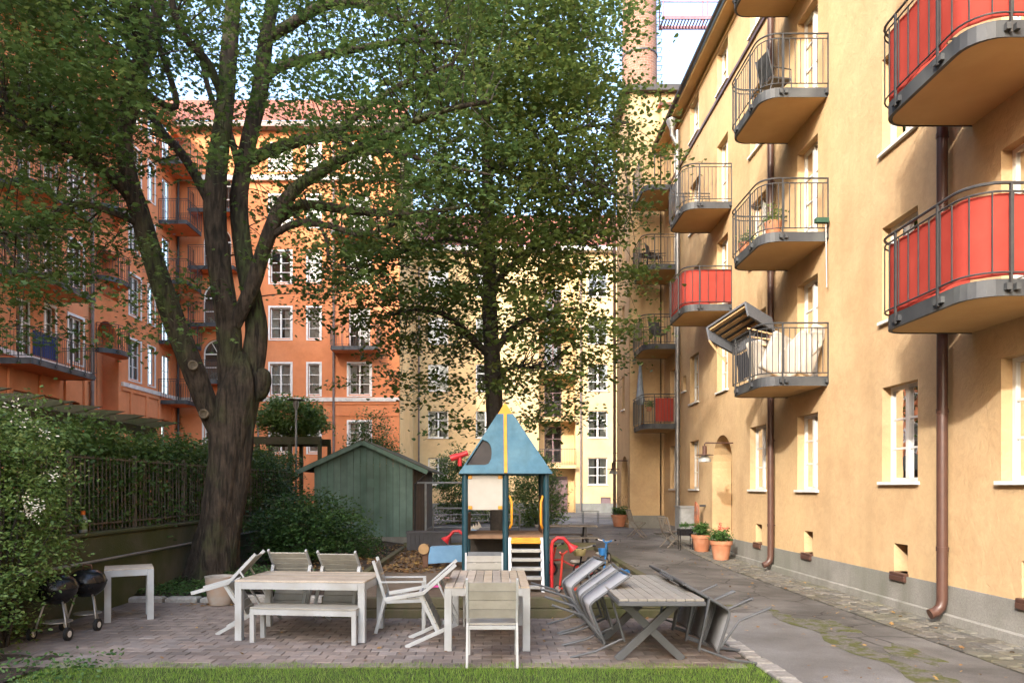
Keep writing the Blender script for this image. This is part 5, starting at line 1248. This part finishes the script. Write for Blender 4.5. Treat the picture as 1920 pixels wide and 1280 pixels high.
# spring horse
HS = empty('rocking_horse', (-.95, 15.0, gp), label='blue board rocking horse lying behind the play tower', cat='rocking horse')
m = MB(); m.prism([(-.5, .1), (.42, .16), (.5, .5), (-.42, .46)], (0, -.02, 0), (1, 0, 0), (0, 0, 1), (0, 1, 0), .24); m.build('body', T['horse_blue'], HS, bevel=.01)
m = MB(); m.b2(-.58, -.46, -.03, .25, .02, .5); m.build('end_board', T['brown'], HS, bevel=.01)
m = MB(); m.lathe([(0, -.03), (.11, -.03), (.11, .03), (0, .03)], (-.55, -.05, .42), 16, rot=Matrix.Rotation(R(90), 3, 'X')); m.build('tail_knob', T['wood_raw'], HS)
m = MB(); m.prism([(.3, .4), (.55, .4), (.75, .38), (.82, .48), (.78, .56), (.6, .78), (.45, .84), (.35, .7)], (0, .06, 0), (1, 0, 0), (0, 0, 1), (0, 1, 0), .08); m.build('head', T['horse_blue'], HS, bevel=.012)
m = MB()
for k in range(5): m.prism([(0, 0), (.09, .02), (.02, .16)], (.34 + k * .055, .07, .72 + .03 * k), (1, 0, 0), (0, 0, 1), (0, 1, 0), .04)
m.build('mane', T['linen'], HS)
m = MB(); m.tube([(.56, .02, .42), (.6, .02, .6), (.56, .02, .78)], .012, 6); m.tube([(.56, .02, .6), (.78, .02, .52)], .012, 6); m.build('bridle', T['red'], HS)
# toys
def wheel(mb, c, r, w, ax='Y', n=20):
    rot = Matrix.Rotation(R(90), 3, 'X') if ax == 'Y' else Matrix.Rotation(R(90), 3, 'Y')
    mb.lathe([(r * .72, -w / 2), (r * .95, -w / 2), (r, 0), (r * .95, w / 2), (r * .72, w / 2), (r * .72, -w / 2)], c, n, rot=rot)
def trike(name, x, y, yaw, mat, label, seat='black', rim='metal', s=1.0, basket=False):
    t = empty(name, label=label, cat='tricycle', group='tricycles in the sand'); t.matrix_basis = Matrix.Translation((x, y, gp + .01)) @ Matrix.Rotation(yaw, 4, 'Z') @ Matrix.Scale(s, 4)
    MB().tube([(.34, 0, .30), (.2, 0, .32), (.0, 0, .22), (-.3, 0, .16)], .02, 8).build('frame', T[mat], t, smooth='auto')
    MB().tube([(.40, 0, .13), (.36, 0, .30), (.30, 0, .56)], .018, 8).build('fork', T[mat], t, smooth='auto')
    MB().tube([(.26, -.22, .60), (.3, -.1, .57), (.31, 0, .56), (.3, .1, .57), (.26, .22, .60)], .014, 8).build('handlebar', T['metal'], t, smooth='auto')
    m = MB()
    for sg in (-1, 1): m.tube([(.26, sg * .22, .6), (.22, sg * .26, .6)], .02, 8)
    m.build('grip', T['black'], t)
    MB().tube([(-.3, -.22, .12), (-.3, .22, .12)], .014, 8).build('axle', T['metal'], t)
    for c, r in (((.40, 0, .14), .14), ((-.3, -.22, .11), .11), ((-.3, .22, .11), .11)):
        m = MB(); wheel(m, c, r, .045); w_ = m.build('wheel', T['rubber'], t, smooth='auto')
        m = MB(); m.lathe([(0, -.02), (r * .74, -.012), (r * .74, .012), (0, .02)], c, 16, rot=Matrix.Rotation(R(90), 3, 'X')); m.build('rim', T[rim], w_, smooth='auto')
    m = MB(); m.lathe([(0, 0), (.09, 0), (.12, .025), (.1, .05), (0, .045)], (-.1, 0, .27), 14); m.build('seat', T[seat], t, smooth=True)
    MB().tube([(-.1, 0, .19), (-.1, 0, .28)], .015, 8).build('seat_post', T['metal'], t)
    if basket: MB().lathe([(0, 0), (.1, 0), (.13, .12)], (.38, 0, .42), 14).build('basket', M('straw_basket', (.45, .38, .18), None, 8, .8), t, smooth=True)
    return t
trike('tricycle', 1.42, 13.6, R(160), 'red_toy', 'red tricycle with white seat standing beside the play tower', 'cream', 'red_toy', 1.0)
trike('tricycle', 1.8, 13.1, R(130), 'black', 'dark tricycle with straw basket and red rims on the sand', 'black', 'red_toy', 1.0, True)
trike('tricycle', 2.3, 15.6, R(60), 'teal', 'small tricycle with pale wheels near the picnic table', 'cream', 'linen', .9)
def scooter(x, y, yaw, mat, label, bucket=False, tilt=0, s=1.0):
    t = empty('toy_scooter', label=label, cat='scooter', group='toy scooters on the sand'); t.matrix_basis = Matrix.Translation((x, y, gp)) @ Matrix.Rotation(yaw, 4, 'Z') @ Matrix.Rotation(tilt, 4, 'Y') @ Matrix.Scale(s, 4)
    m = MB(); m.prism([(-.26, -.06), (-.2, -.08), (.18, -.05), (.22, 0), (.18, .05), (-.2, .08), (-.26, .06)], (0, 0, .07), (1, 0, 0), (0, 1, 0), (0, 0, 1), .03); m.build('deck', T[mat], t, bevel=.005)
    MB().tube([(.24, 0, .06), (.21, 0, .3), (.18, 0, .66)], .02, 8).build('stem', T[mat], t, smooth='auto')
    MB().tube([(.16, -.14, .7), (.18, -.05, .66), (.18, .05, .66), (.16, .14, .7)], .016, 8).build('handlebar', T[mat], t, smooth='auto')
    for c in ((.26, 0, .07), (-.22, -.09, .07), (-.22, .09, .07)):
        m = MB(); wheel(m, c, .07, .04); w_ = m.build('wheel', T[mat] if bucket else T['rubber'], t, smooth='auto')
        m = MB(); m.lathe([(0, -.018), (.052, -.012), (.052, .012), (0, .018)], c, 12, rot=Matrix.Rotation(R(90), 3, 'X')); m.build('rim', T['blue_toy' if bucket else 'metal'], w_)
    if bucket: MB().lathe([(0, 0), (.06, 0), (.08, .13), (.085, .13)], (.27, 0, .42), 12).build('bucket', T['blue_toy'], t, smooth='auto')
scooter(2.25, 13.7, R(205), 'blue_toy', 'bright blue three-wheeled scooter with a bucket', True)
scooter(1.22, 11.5, R(150), 'red_toy', 'small red scooter behind the tipped grey chairs', s=.95)
m = MB(); m.tube([(-.95, 13.4, gp + .02), (-.55, 13.1, gp + .02), (-.48, 13.15, gp + .03)], .018, 6); tag(m.build('toy_stick', M('pale_pink_plastic', (.6, .33, .3), None, 4, .5), smooth=True), 'pale pink toy stick lying on the sand', 'toy')
m = MB(); m.lathe([(0, 0), (.09, .0), (.07, .05), (0, .06)], (-1.15, 12.2, gp), 10); m.b2(-1.08, -.93, 12.17, 12.22, gp + .01, gp + .04); tag(m.build('toy_scoop', M('magenta_plastic', (.6, .05, .3), None, 4, .4), smooth='auto'), 'magenta plastic sand scoop lying on the sand', 'toy')
m = MB(); m.lathe([(0, 0), (.06, 0), (.1, .06), (.05, .1), (0, .1)], (-1.55, 17.3, gp + .02), 12); tag(m.build('toy_shoe', T['cream'], smooth=True), 'small pale toy lying near the charcoal box', 'toy')
# picnic table
PT = empty('picnic_table', (1.95, 20.3, .1), label='weathered wooden picnic table behind the sand pit', cat='picnic table')
for k in range(5): MB().b2(-.85, .85, -.36 + k * .146, -.36 + k * .146 + .136, .70, .735).build('board', T['wood_grey'], PT)
for s in (-1, 1):
    for k in range(2): MB().b2(-.85, .85, s * .68 - .14 + k * .145, s * .68 - .14 + k * .145 + .13, .41, .445).build('seat_board', T['wood_grey'], PT)
    for s2 in (-1, 1): m = MB(); m.bar((s * .55, s2 * .6, 0), (s * .55, s2 * .22, .70), .09, .045, (1, 0, 0)); m.build('leg', T['ply'], PT)
    MB().b2(s * .55 - .025, s * .55 + .025, -.78, .78, .33, .41).build('cross_beam', T['ply'], PT)
# charcoal storage box, steel frames, gate
DB = empty('storage_box', (-1.75, 18.9, .2), label='long charcoal storage box made of upright boards in front of the shed', cat='box')
MB().b2(-.58, .58, -.3, .3, .5, .55).build('lid', T['darkbox'], DB, bevel=.006)
for k in range(10): MB().b2(-.56 + k * .112, -.56 + k * .112 + .104, -.28, -.25, .0, .5).build('board', T['darkbox'], DB)
MB().b2(-.555, .555, -.248, .28, .01, .498).build('carcass', T['ply'], DB)
SF = empty('steel_frame', (-1.2, 21.5, .2), label='plain galvanised steel frame standing beside the shed', cat='frame')
MB().tube([(-1.15, 0, 1.83), (1.3, 0, 1.83)], .03, 8).build('top_bar', T['galv'], SF, smooth='auto')
for x in (-.9, 1.2): MB().tube([(x, 0, 0), (x, 0, 1.83)], .035, 8).build('post', T['galv'], SF, smooth='auto')
GT = empty('tube_gate', (-1.2, 24, .25), label='galvanised tube gate with horizontal bars behind the storage box', cat='gate')
m = MB(); m.tube([(-.9, 0, .0), (-.9, 0, .85), (-.82, 0, .95), (1.9, 0, .95), (1.98, 0, .85), (1.98, 0, 0)], .03, 8); m.build('gate_frame', T['galv'], GT, smooth='auto')
for z in (.12, .32, .53, .74): MB().tube([(-.9, 0, z), (1.98, 0, z)], .018, 8).build('bar', T['galv'], GT, smooth='auto')
# shed
SH = empty('garden_shed', (-4.0, 21.8, .15), label='green painted board shed with a mossy gable roof', cat='shed')
x0, x1, ze, za, dp = -1.5, 1.48, 2.42, 3.12, 6.5
nb = 15; bwid = (x1 - x0) / nb
for k in range(nb):
    a = x0 + k * bwid + .004; b = a + bwid - .010
    def zr(x): return za - abs(x) / 1.5 * (za - ze) - .05
    m = MB(); m.prism([(a, .25), (b, .25), (b, zr(b)), ((a + b) / 2, zr((a + b) / 2) if abs((a + b) / 2) > .05 else za - .05), (a, zr(a))], (0, -.012 + random.uniform(-.003, .003), 0), (1, 0, 0), (0, 0, 1), (0, 1, 0), .022); m.build('board', T['green_board'], SH)
MB().b2(x0 + .01, x1 - .01, .015, .05, .2, ze - .06).build('backing', T['ply'], SH)
m = MB(); k = 0; y = .03
for k in range(26): MB().b2(x1 - .012, x1 + .012, .06 + k * .25, .06 + k * .25 + .235, .25, ze - .02).build('board', M('brown_shed_board', (.15, .10, .065), (.10, .07, .045), 4, .85, rand=.12) if k == 0 else bpy.data.materials['brown_shed_board'], SH)
MB().b2(x0 - .0, x0 + .02, .06, dp, .25, ze - .02).build('side_wall', T['green_board'], SH)
MB().b2(x0 - .03, x1 + .03, -.03, dp, -.1, .245).build('footing', T['plinth'], SH)
for s in (-1, 1):
    e = Vector((s * 1.95, 0, ze - .2)); a = Vector((0, 0, za)); sl_ = (e - a).normalized(); nn = Vector((-sl_.z * s, 0, abs(sl_.x)));
    m = MB(); m.add([a + Vector((0, -.28, 0)), e + Vector((0, -.28, 0)), e + Vector((0, dp + .2, 0)), a + Vector((0, dp + .2, 0))] + [v + Vector((0, 0, .06)) for v in (a + Vector((0, -.28, 0)), e + Vector((0, -.28, 0)), e + Vector((0, dp + .2, 0)), a + Vector((0, dp + .2, 0)))], [(3, 2, 1, 0), (4, 5, 6, 7), (0, 1, 5, 4), (1, 2, 6, 5), (2, 3, 7, 6), (3, 0, 4, 7)]); rf = m.build('roof', T['roof_felt'], SH)
    m = MB(); m.bar(a + Vector((0, -.295, -.03)), e + Vector((0, -.295, -.03)), .03, .13, (0, 0, 1)); m.build('bargeboard', T['green_board'], SH)
MB().b2(.1, .31, -.035, -.015, 1.75, 2.0).build('vent_plate', T['green_board'], SH)
m = MB(); m.tube([(1.85, -.1, 2.12), (1.7, -.08, 1.95), (1.56, -.05, 1.85), (1.54, -.05, .3)], .035, 8); m.build('downpipe', T['roof_dark'], SH, smooth='auto')
# post lamps
for x, y, Y, hgt in ((555, 748, 23.5, 0), (484, 783, 27, 0)):
    top = P(x, y, Y); L_ = empty('post_lamp', (top.x, top.y, 1.0), label='tall post lamp with a flat round hood in front of the orange facade' if x == 555 else 'smaller post lamp with round hood just beside the maple trunk', cat='lamp', group='courtyard post lamps')
    h_ = top.z - 1.0
    MB().tube([(0, 0, -.9), (0, 0, h_ - .32)], .035, 10).build('post', T['galv'], L_, smooth='auto'); MB().lathe([(0, h_), (.29, h_ - .02), (.29, h_ - .04), (.08, h_ - .05)], n=20).build('hood', T['pipe'], L_, smooth='auto')
    MB().lathe([(.05, h_ - .34), (.1, h_ - .2), (.09, h_ - .05)], n=14).build('lantern', T['galv'], L_, smooth='auto')
# wall lamps
for (x, y, z, d, lab) in ((6.26, 19.02, 3.07, .75, 'wall lamp on a long bracket beside the near arched doorway'), (4.96, 27.1, 2.9, .55, 'wall lamp on a bracket beside the tower doorway')):
    L_ = empty('wall_lamp', (x, y, z), label=lab, cat='lamp', group='bracket lamps by the doorways')
    MB().tube([(0, 0, 0), (-d + .03, 0, .0), (-d, 0, -.03), (-d, 0, -.1)], .018, 8).build('bracket', T['pipe'], L_, smooth='auto')
    MB().lathe([(0, -.08), (.06, -.08), (.06, -.3), (.05, -.31)], (-d, 0, 0), 12).build('holder', T['pipe'], L_, smooth='auto')
    MB().lathe([(.05, -.29), (.24, -.32), (.24, -.33), (.05, -.315)], (-d, 0, 0), 20).build('hood', T['pipe'], L_, smooth='auto')
    MB().lathe([(.07, -.33), (.15, -.42), (.165, -.5), (.14, -.5), (.06, -.35)], (-d, 0, 0), 18).build('shade', M('milk_glass', (.5, .5, .48), None, 4, .3, trans=.4) if 'milk_glass' not in bpy.data.materials else bpy.data.materials['milk_glass'], L_, smooth='auto')
# terracotta pots
def pot(x, y, r, h, label, leaf=None, flower=False, z=None, plume=False):
    z = gz(x, y) + .02 if z is None else z
    p = empty('flower_pot', (x, y, z), label=label, cat='flower pot', group='terracotta pots along the wall')
    MB().lathe([(0, 0), (r * .68, 0), (r * .92, h * .78), (r * 1.02, h * .8), (r * 1.04, h), (r * .93, h), (r * .9, h * .9), (0, h * .88)], n=24).build('pot', T['terra'], p, smooth='auto')
    MB().lathe([(0, h * .89), (r * .9, h * .9)], n=20).build('soil', T['soil'], p)
    c = shell_pts((x, y, z + h + r * .5), (r * .95, r * .95, r * .75), 40, .3)
    p_, rv = clump_pts(c, .12, 22, .6, .1); leaves('foliage', p_, rng.uniform(.04, .08, len(p_)), T['ivy_leaf' if not plume else 'hedge_leaf'], 'oval', p, .8, rv)
    if plume:
        p_ = np.array([(x + random.gauss(0, r * .7), y + random.gauss(0, r * .6), z + h + random.uniform(.2, .75)) for _ in range(90)]); leaves('plumes', p_, rng.uniform(.12, .22, 90), T['red_flower'] if False else T['brown_leaf'], 'blade', p, .3)
    if flower:
        c = [(x + random.uniform(-.2, .25), y - random.uniform(0, .2), z + h + random.uniform(.25, .45)) for _ in range(5)]; p_, rv = clump_pts(c, .06, 22, .8, 0); leaves('blossom', p_, .035, T['red_flower'], 'oval', p, 1.0, rv)
pot(5.68, 19.9, .27, .46, 'terracotta pot with bushy green plant by the arched doorway'); pot(5.72, 18.3, .27, .48, 'terracotta pot with red flowers nearest along the wall', flower=True)
pot(4.72, 27.6, .3, .45, 'terracotta pot with tall reddish grasses by the tower corner', plume=True)
# wooden folding chairs
def fold_chair(x, y, yaw, label):
    c = empty('folding_chair', (x, y, gz(x, y)), yaw, label=label, cat='chair', group='wooden folding chairs by the wall'); m = MB()
    for s in (-.2, .2):
        MB().bar((s, -.25, 0), (s, .2, .46), .022, .04, (1, 0, 0)).build('leg', T['wood_grey'], c); MB().bar((s * .9, .3, 0), (s * .9, -.22, .46), .022, .04, (1, 0, 0)).build('leg', T['wood_grey'], c)
        MB().bar((s, .18, .42), (s, .32, .88), .022, .035, (1, 0, 0)).build('back_post', T['wood_grey'], c)
    for k in range(5): MB().b2(-.21, .21, -.2 + k * .085, -.2 + k * .085 + .07, .46, .478).build('seat_slat', T['wood_grey'], c)
    for k in range(5): a = -.16 + k * .08; MB().bar((a, .205, .5), (a, .31, .86), .035, .012, (0, 1, 0)).build('back_slat', T['wood_grey'], c)
    MB().bar((-.2, .318, .87), (.2, .318, .87), .02, .05).build('top_rail', T['wood_grey'], c)
fold_chair(4.6, 23.4, R(60), 'wooden folding chair by the corner, nearer the flower grasses'); fold_chair(5.1, 20.9, R(115), 'wooden folding chair beside the grey meter cabinet')
MC = empty('meter_cabinet', (6.0, 22.9, gz(6, 22.9)), label='grey metal cabinet against the wall below the downpipe', cat='cabinet')
MB().b2(-.22, .22, -.35, .35, .12, 1.0).build('body', T['galv'], MC, bevel=.015); MB().b2(-.24, .24, -.37, .37, 1.001, 1.05).build('top', T['galv'], MC); MB().b2(-.2, .2, -.32, .32, 0, .12).build('foot', T['plinth'], MC)
MB().b2(-.235, -.221, -.3, .3, .2, .95).build('door', T['galv'], MC)
HR = empty('hose_reel', (6.1, 21.55, .62), label='orange and dark garden hose coiled on the wall', cat='hose'); m = MB()
for k in range(5):
    r_ = .16 + .015 * k; m.tube([(-.05 - .018 * k, r_ * .55 * math.cos(t), .42 + .4 * r_ / .2 * math.sin(t)) for t in [2 * math.pi * q / 18 for q in range(18)]], .013, 6, closed=True)
m.build('hose', M('orange_hose', (.40, .12, .05), (.1, .06, .04), 3, .5), HR, smooth='auto'); MB().b2(0, .17, -.03, .03, .7, .76).build('hook', T['rail'], HR)
PB = empty('plant_stand', (5.35, 20.35, gz(5.3, 20.3)), label='dark metal plant stand with flowers between chair and pot', cat='plant stand')
MB().b2(-.2, .2, -.14, .14, .42, .6).build('box', T['black'], PB); m = MB()
for a in (-.17, .17):
    for b in (-.11, .11): MB().tube([(a, b, 0), (a, b, .45)], .012, 6).build('leg', T['black'], PB)
p_, rv = clump_pts([(5.35 + random.uniform(-.15, .15), 20.35 + random.uniform(-.1, .1), gz(5.3, 20.3) + .7) for _ in range(10)], .12, 24, .6, 0); leaves('foliage', p_, .05, T['ivy_leaf'], 'oval', PB, .8, rv)
# wire table by the far pots
WT = empty('wire_table', (4.0, 30.5, .38), label='small black wire table in front of the sunlit far wall', cat='table'); MB().b2(-.35, .35, -.25, .25, .5, .52).build('top', T['rail'], WT)
for a in (-.32, .32):
    for b in (-.22, .22): MB().tube([(a, b, 0), (a, b, .5)], .012, 6).build('leg', T['rail'], WT)
# ------------------------------------------------------------------ things on the balconies
def bchair(x, y, z, yaw, label, mat='rail', s=1.0):
    c = empty('balcony_chair', label=label, cat='chair', group='chairs on the balconies'); c.matrix_basis = Matrix.Translation((x, y, z)) @ Matrix.Rotation(yaw, 4, 'Z') @ Matrix.Scale(s, 4)
    for sx in (-.22, .22):
        MB().tube([(sx, -.22, 0), (sx, -.2, .42), (sx, -.2, .6), (sx, .2, .62)], .013, 6).build('leg', T[mat], c); MB().tube([(sx, .28, 0), (sx, .18, .42), (sx, .3, .95)], .013, 6).build('leg', T[mat], c)
    MB().b2(-.21, .21, -.22, .2, .41, .44).build('seat', T[mat], c)
    m = MB(); m.bar((0, .19, .47), (0, .295, .93), .4, .015, (0, 1, 0)); m.build('backrest', T[mat], c)
s0, s1, s2, s3 = [v + .2 for v in SLAB]
bchair(5.55, 14.3, s2, R(100), 'dark slatted chair on the upper wire balcony'); bchair(5.6, 25.4, s2 + .08, R(60), 'dark recliner chair on the upper corner balcony'); bchair(5.7, 25.3, s1 + .08, R(20), 'black chair on the middle corner balcony')
m = MB(); bt = empty('balcony_table', (5.45, 25.9, s2 + .08), label='round black table on the upper corner balcony', cat='table'); MB().lathe([(0, .66), (.32, .66), (.32, .69), (0, .69)], n=18).build('top', T['black'], bt); MB().tube([(0, 0, 0), (0, 0, .66)], .025, 8).build('stem', T['black'], bt)
def parasol(x, y, z, h, label):
    p = empty('folded_parasol', (x, y, z), label=label, cat='parasol'); MB().tube([(0, 0, 0), (0, 0, h)], .018, 6).build('pole', T['metal'], p)
    MB().lathe([(.12, .8), (.17, .95), (.12, 1.3), (.05, h - .1), (.015, h)], n=9).build('canopy', M('grey_parasol_cloth', (.28, .32, .36), None, 3, .85), p, smooth=True)
parasol(5.25, 26.2, s0 + .08, 2.3, 'folded grey parasol standing on the lowest corner balcony')
def bpot(x, y, z, label, r=.13, n=14, rad=.14):
    p = empty('balcony_plant', (x, y, z), label=label, cat='plant', group='potted plants on the balconies'); MB().lathe([(0, 0), (r * .7, 0), (r, r * 1.5), (r * .9, r * 1.5), (0, r * 1.3)], n=16).build('pot', T['terra'], p, smooth='auto')
    p_, rv = clump_pts(shell_pts((x, y, z + r * 2.4), (r * 1.3, r * 1.3, r * 1.2), n, .3), rad, 24, .7, .1); leaves('foliage', p_, rng.uniform(.03, .06, len(p_)), T['shrub_leaf'], 'oval', p, .8, rv)
bpot(5.35, 13.9, s1 + .0, 'leafy plant in a brown pot on the middle wire balcony', .17); bpot(5.15, 14.9, s1, 'trailing plant at the far end of the middle wire balcony', .13); bpot(5.3, 24.9, s0 + .5, 'small potted plant on the lowest corner balcony', .1)
m = MB(); br = empty('broom', (4.98, 13.6, 6.0), label='green broom hanging outside the middle wire balcony', cat='broom'); MB().tube([(1.24, -.06, -.35), (1.22, -.06, .9)], .012, 6).build('stick', T['metal'], br); MB().b2(1.02, 1.26, -.12, -.02, .86, .95).build('head', M('green_bristle', (.03, .08, .05), None, 8, .9), br)
# clutter on the lowest wire balcony
WH = empty('wicker_hood', label='upturned grey and wood beach seat hood resting on the balcony rail', cat='hood'); WH.matrix_basis = Matrix.Translation((5.12, 15.0, s0 + 1.02)) @ Matrix.Rotation(R(-50), 4, 'Z') @ Matrix.Rotation(R(-22), 4, 'Y') @ Matrix.Rotation(R(-15), 4, 'X')
m = MB(); m.b2(-.5, .5, -.45, .45, .32, .36); m.b2(-.5, -.46, -.45, .45, 0, .32); m.b2(.46, .5, -.45, .45, .0, .32); m.b2(-.46, .46, .41, .45, .0, .32); m.build('shell', M('grey_wicker', (.10, .105, .115), None, 20, .8), WH)
for k in range(4): MB().b2(-.45, .45, -.4 + k * .2, -.4 + k * .2 + .09, .28, .31).build('slat', T['wood_raw'], WH)
MB().bar((-.48, -.45, 0), (-.2, -.45, -.75), .04, .03).build('strut', T['wood_raw'], WH)
for k, (cx_, cy_, cz_, w_, h_, tl, yw) in enumerate(((5.5, 13.95, s0 + .42, .62, .8, 25, 10), (5.75, 13.85, s0 + .4, .5, .95, 42, -15), (5.35, 14.5, s0 + .45, .6, .8, -15, 25), (6.05, 13.8, s0 + .5, .3, 1.0, 20, 5))):
    c = empty('canvas_cushion', label=('pale canvas cushion heaped on the lowest wire balcony', 'long folded canvas cushion leaning on the lowest wire balcony', 'grey-white cushion at the far side of the heap', 'narrow canvas roll standing by the balcony door')[k], cat='cushion', group='canvas cushions heaped on the balcony')
    c.matrix_basis = Matrix.Translation((cx_, cy_, cz_)) @ Matrix.Rotation(R(yw), 4, 'Z') @ Matrix.Rotation(R(tl), 4, 'Y')
    m = MB(); m.box((0, 0, 0), (w_, .14, h_)); o = m.build('cover', T['linen'], c, smooth=True, bevel=.05, seg=3)
for k in range(3):
    a = empty('wooden_slat_panel', label=('raw wood slat on top of the balcony heap', 'second raw wood slat on the balcony heap', 'lowest raw wood slat on the balcony heap')[k], cat='slat', group='loose slats on the balcony'); a.matrix_basis = Matrix.Translation((5.45, 14.4, s0 + .95 - .12 * k)) @ Matrix.Rotation(R(-20), 4, 'Z') @ Matrix.Rotation(R(18 - 6 * k), 4, 'Y'); MB().box((0, 0, 0), (.85, .09, .025)).build('slat', T['wood_raw'], a)
dk = empty('dark_cloth', label='dark cloth draped inside the lowest wire balcony railing', cat='cloth'); dk.matrix_basis = Matrix.Translation((5.12, 14.9, s0 + .1)); m = MB(); vs = []; fs = []
for i in range(9):
    for j in range(5): vs.append((.03 * math.sin(i * 1.7 + j), -.35 + i * .09, j * .14 + .02 * math.sin(i)))
for i in range(8):
    for j in range(4): a = i * 5 + j; fs.append((a, a + 5, a + 6, a + 1))
m.add(vs, fs); m.build('cloth', M('navy_cloth', (.02, .022, .035), None, 4, .9), dk, smooth=True)
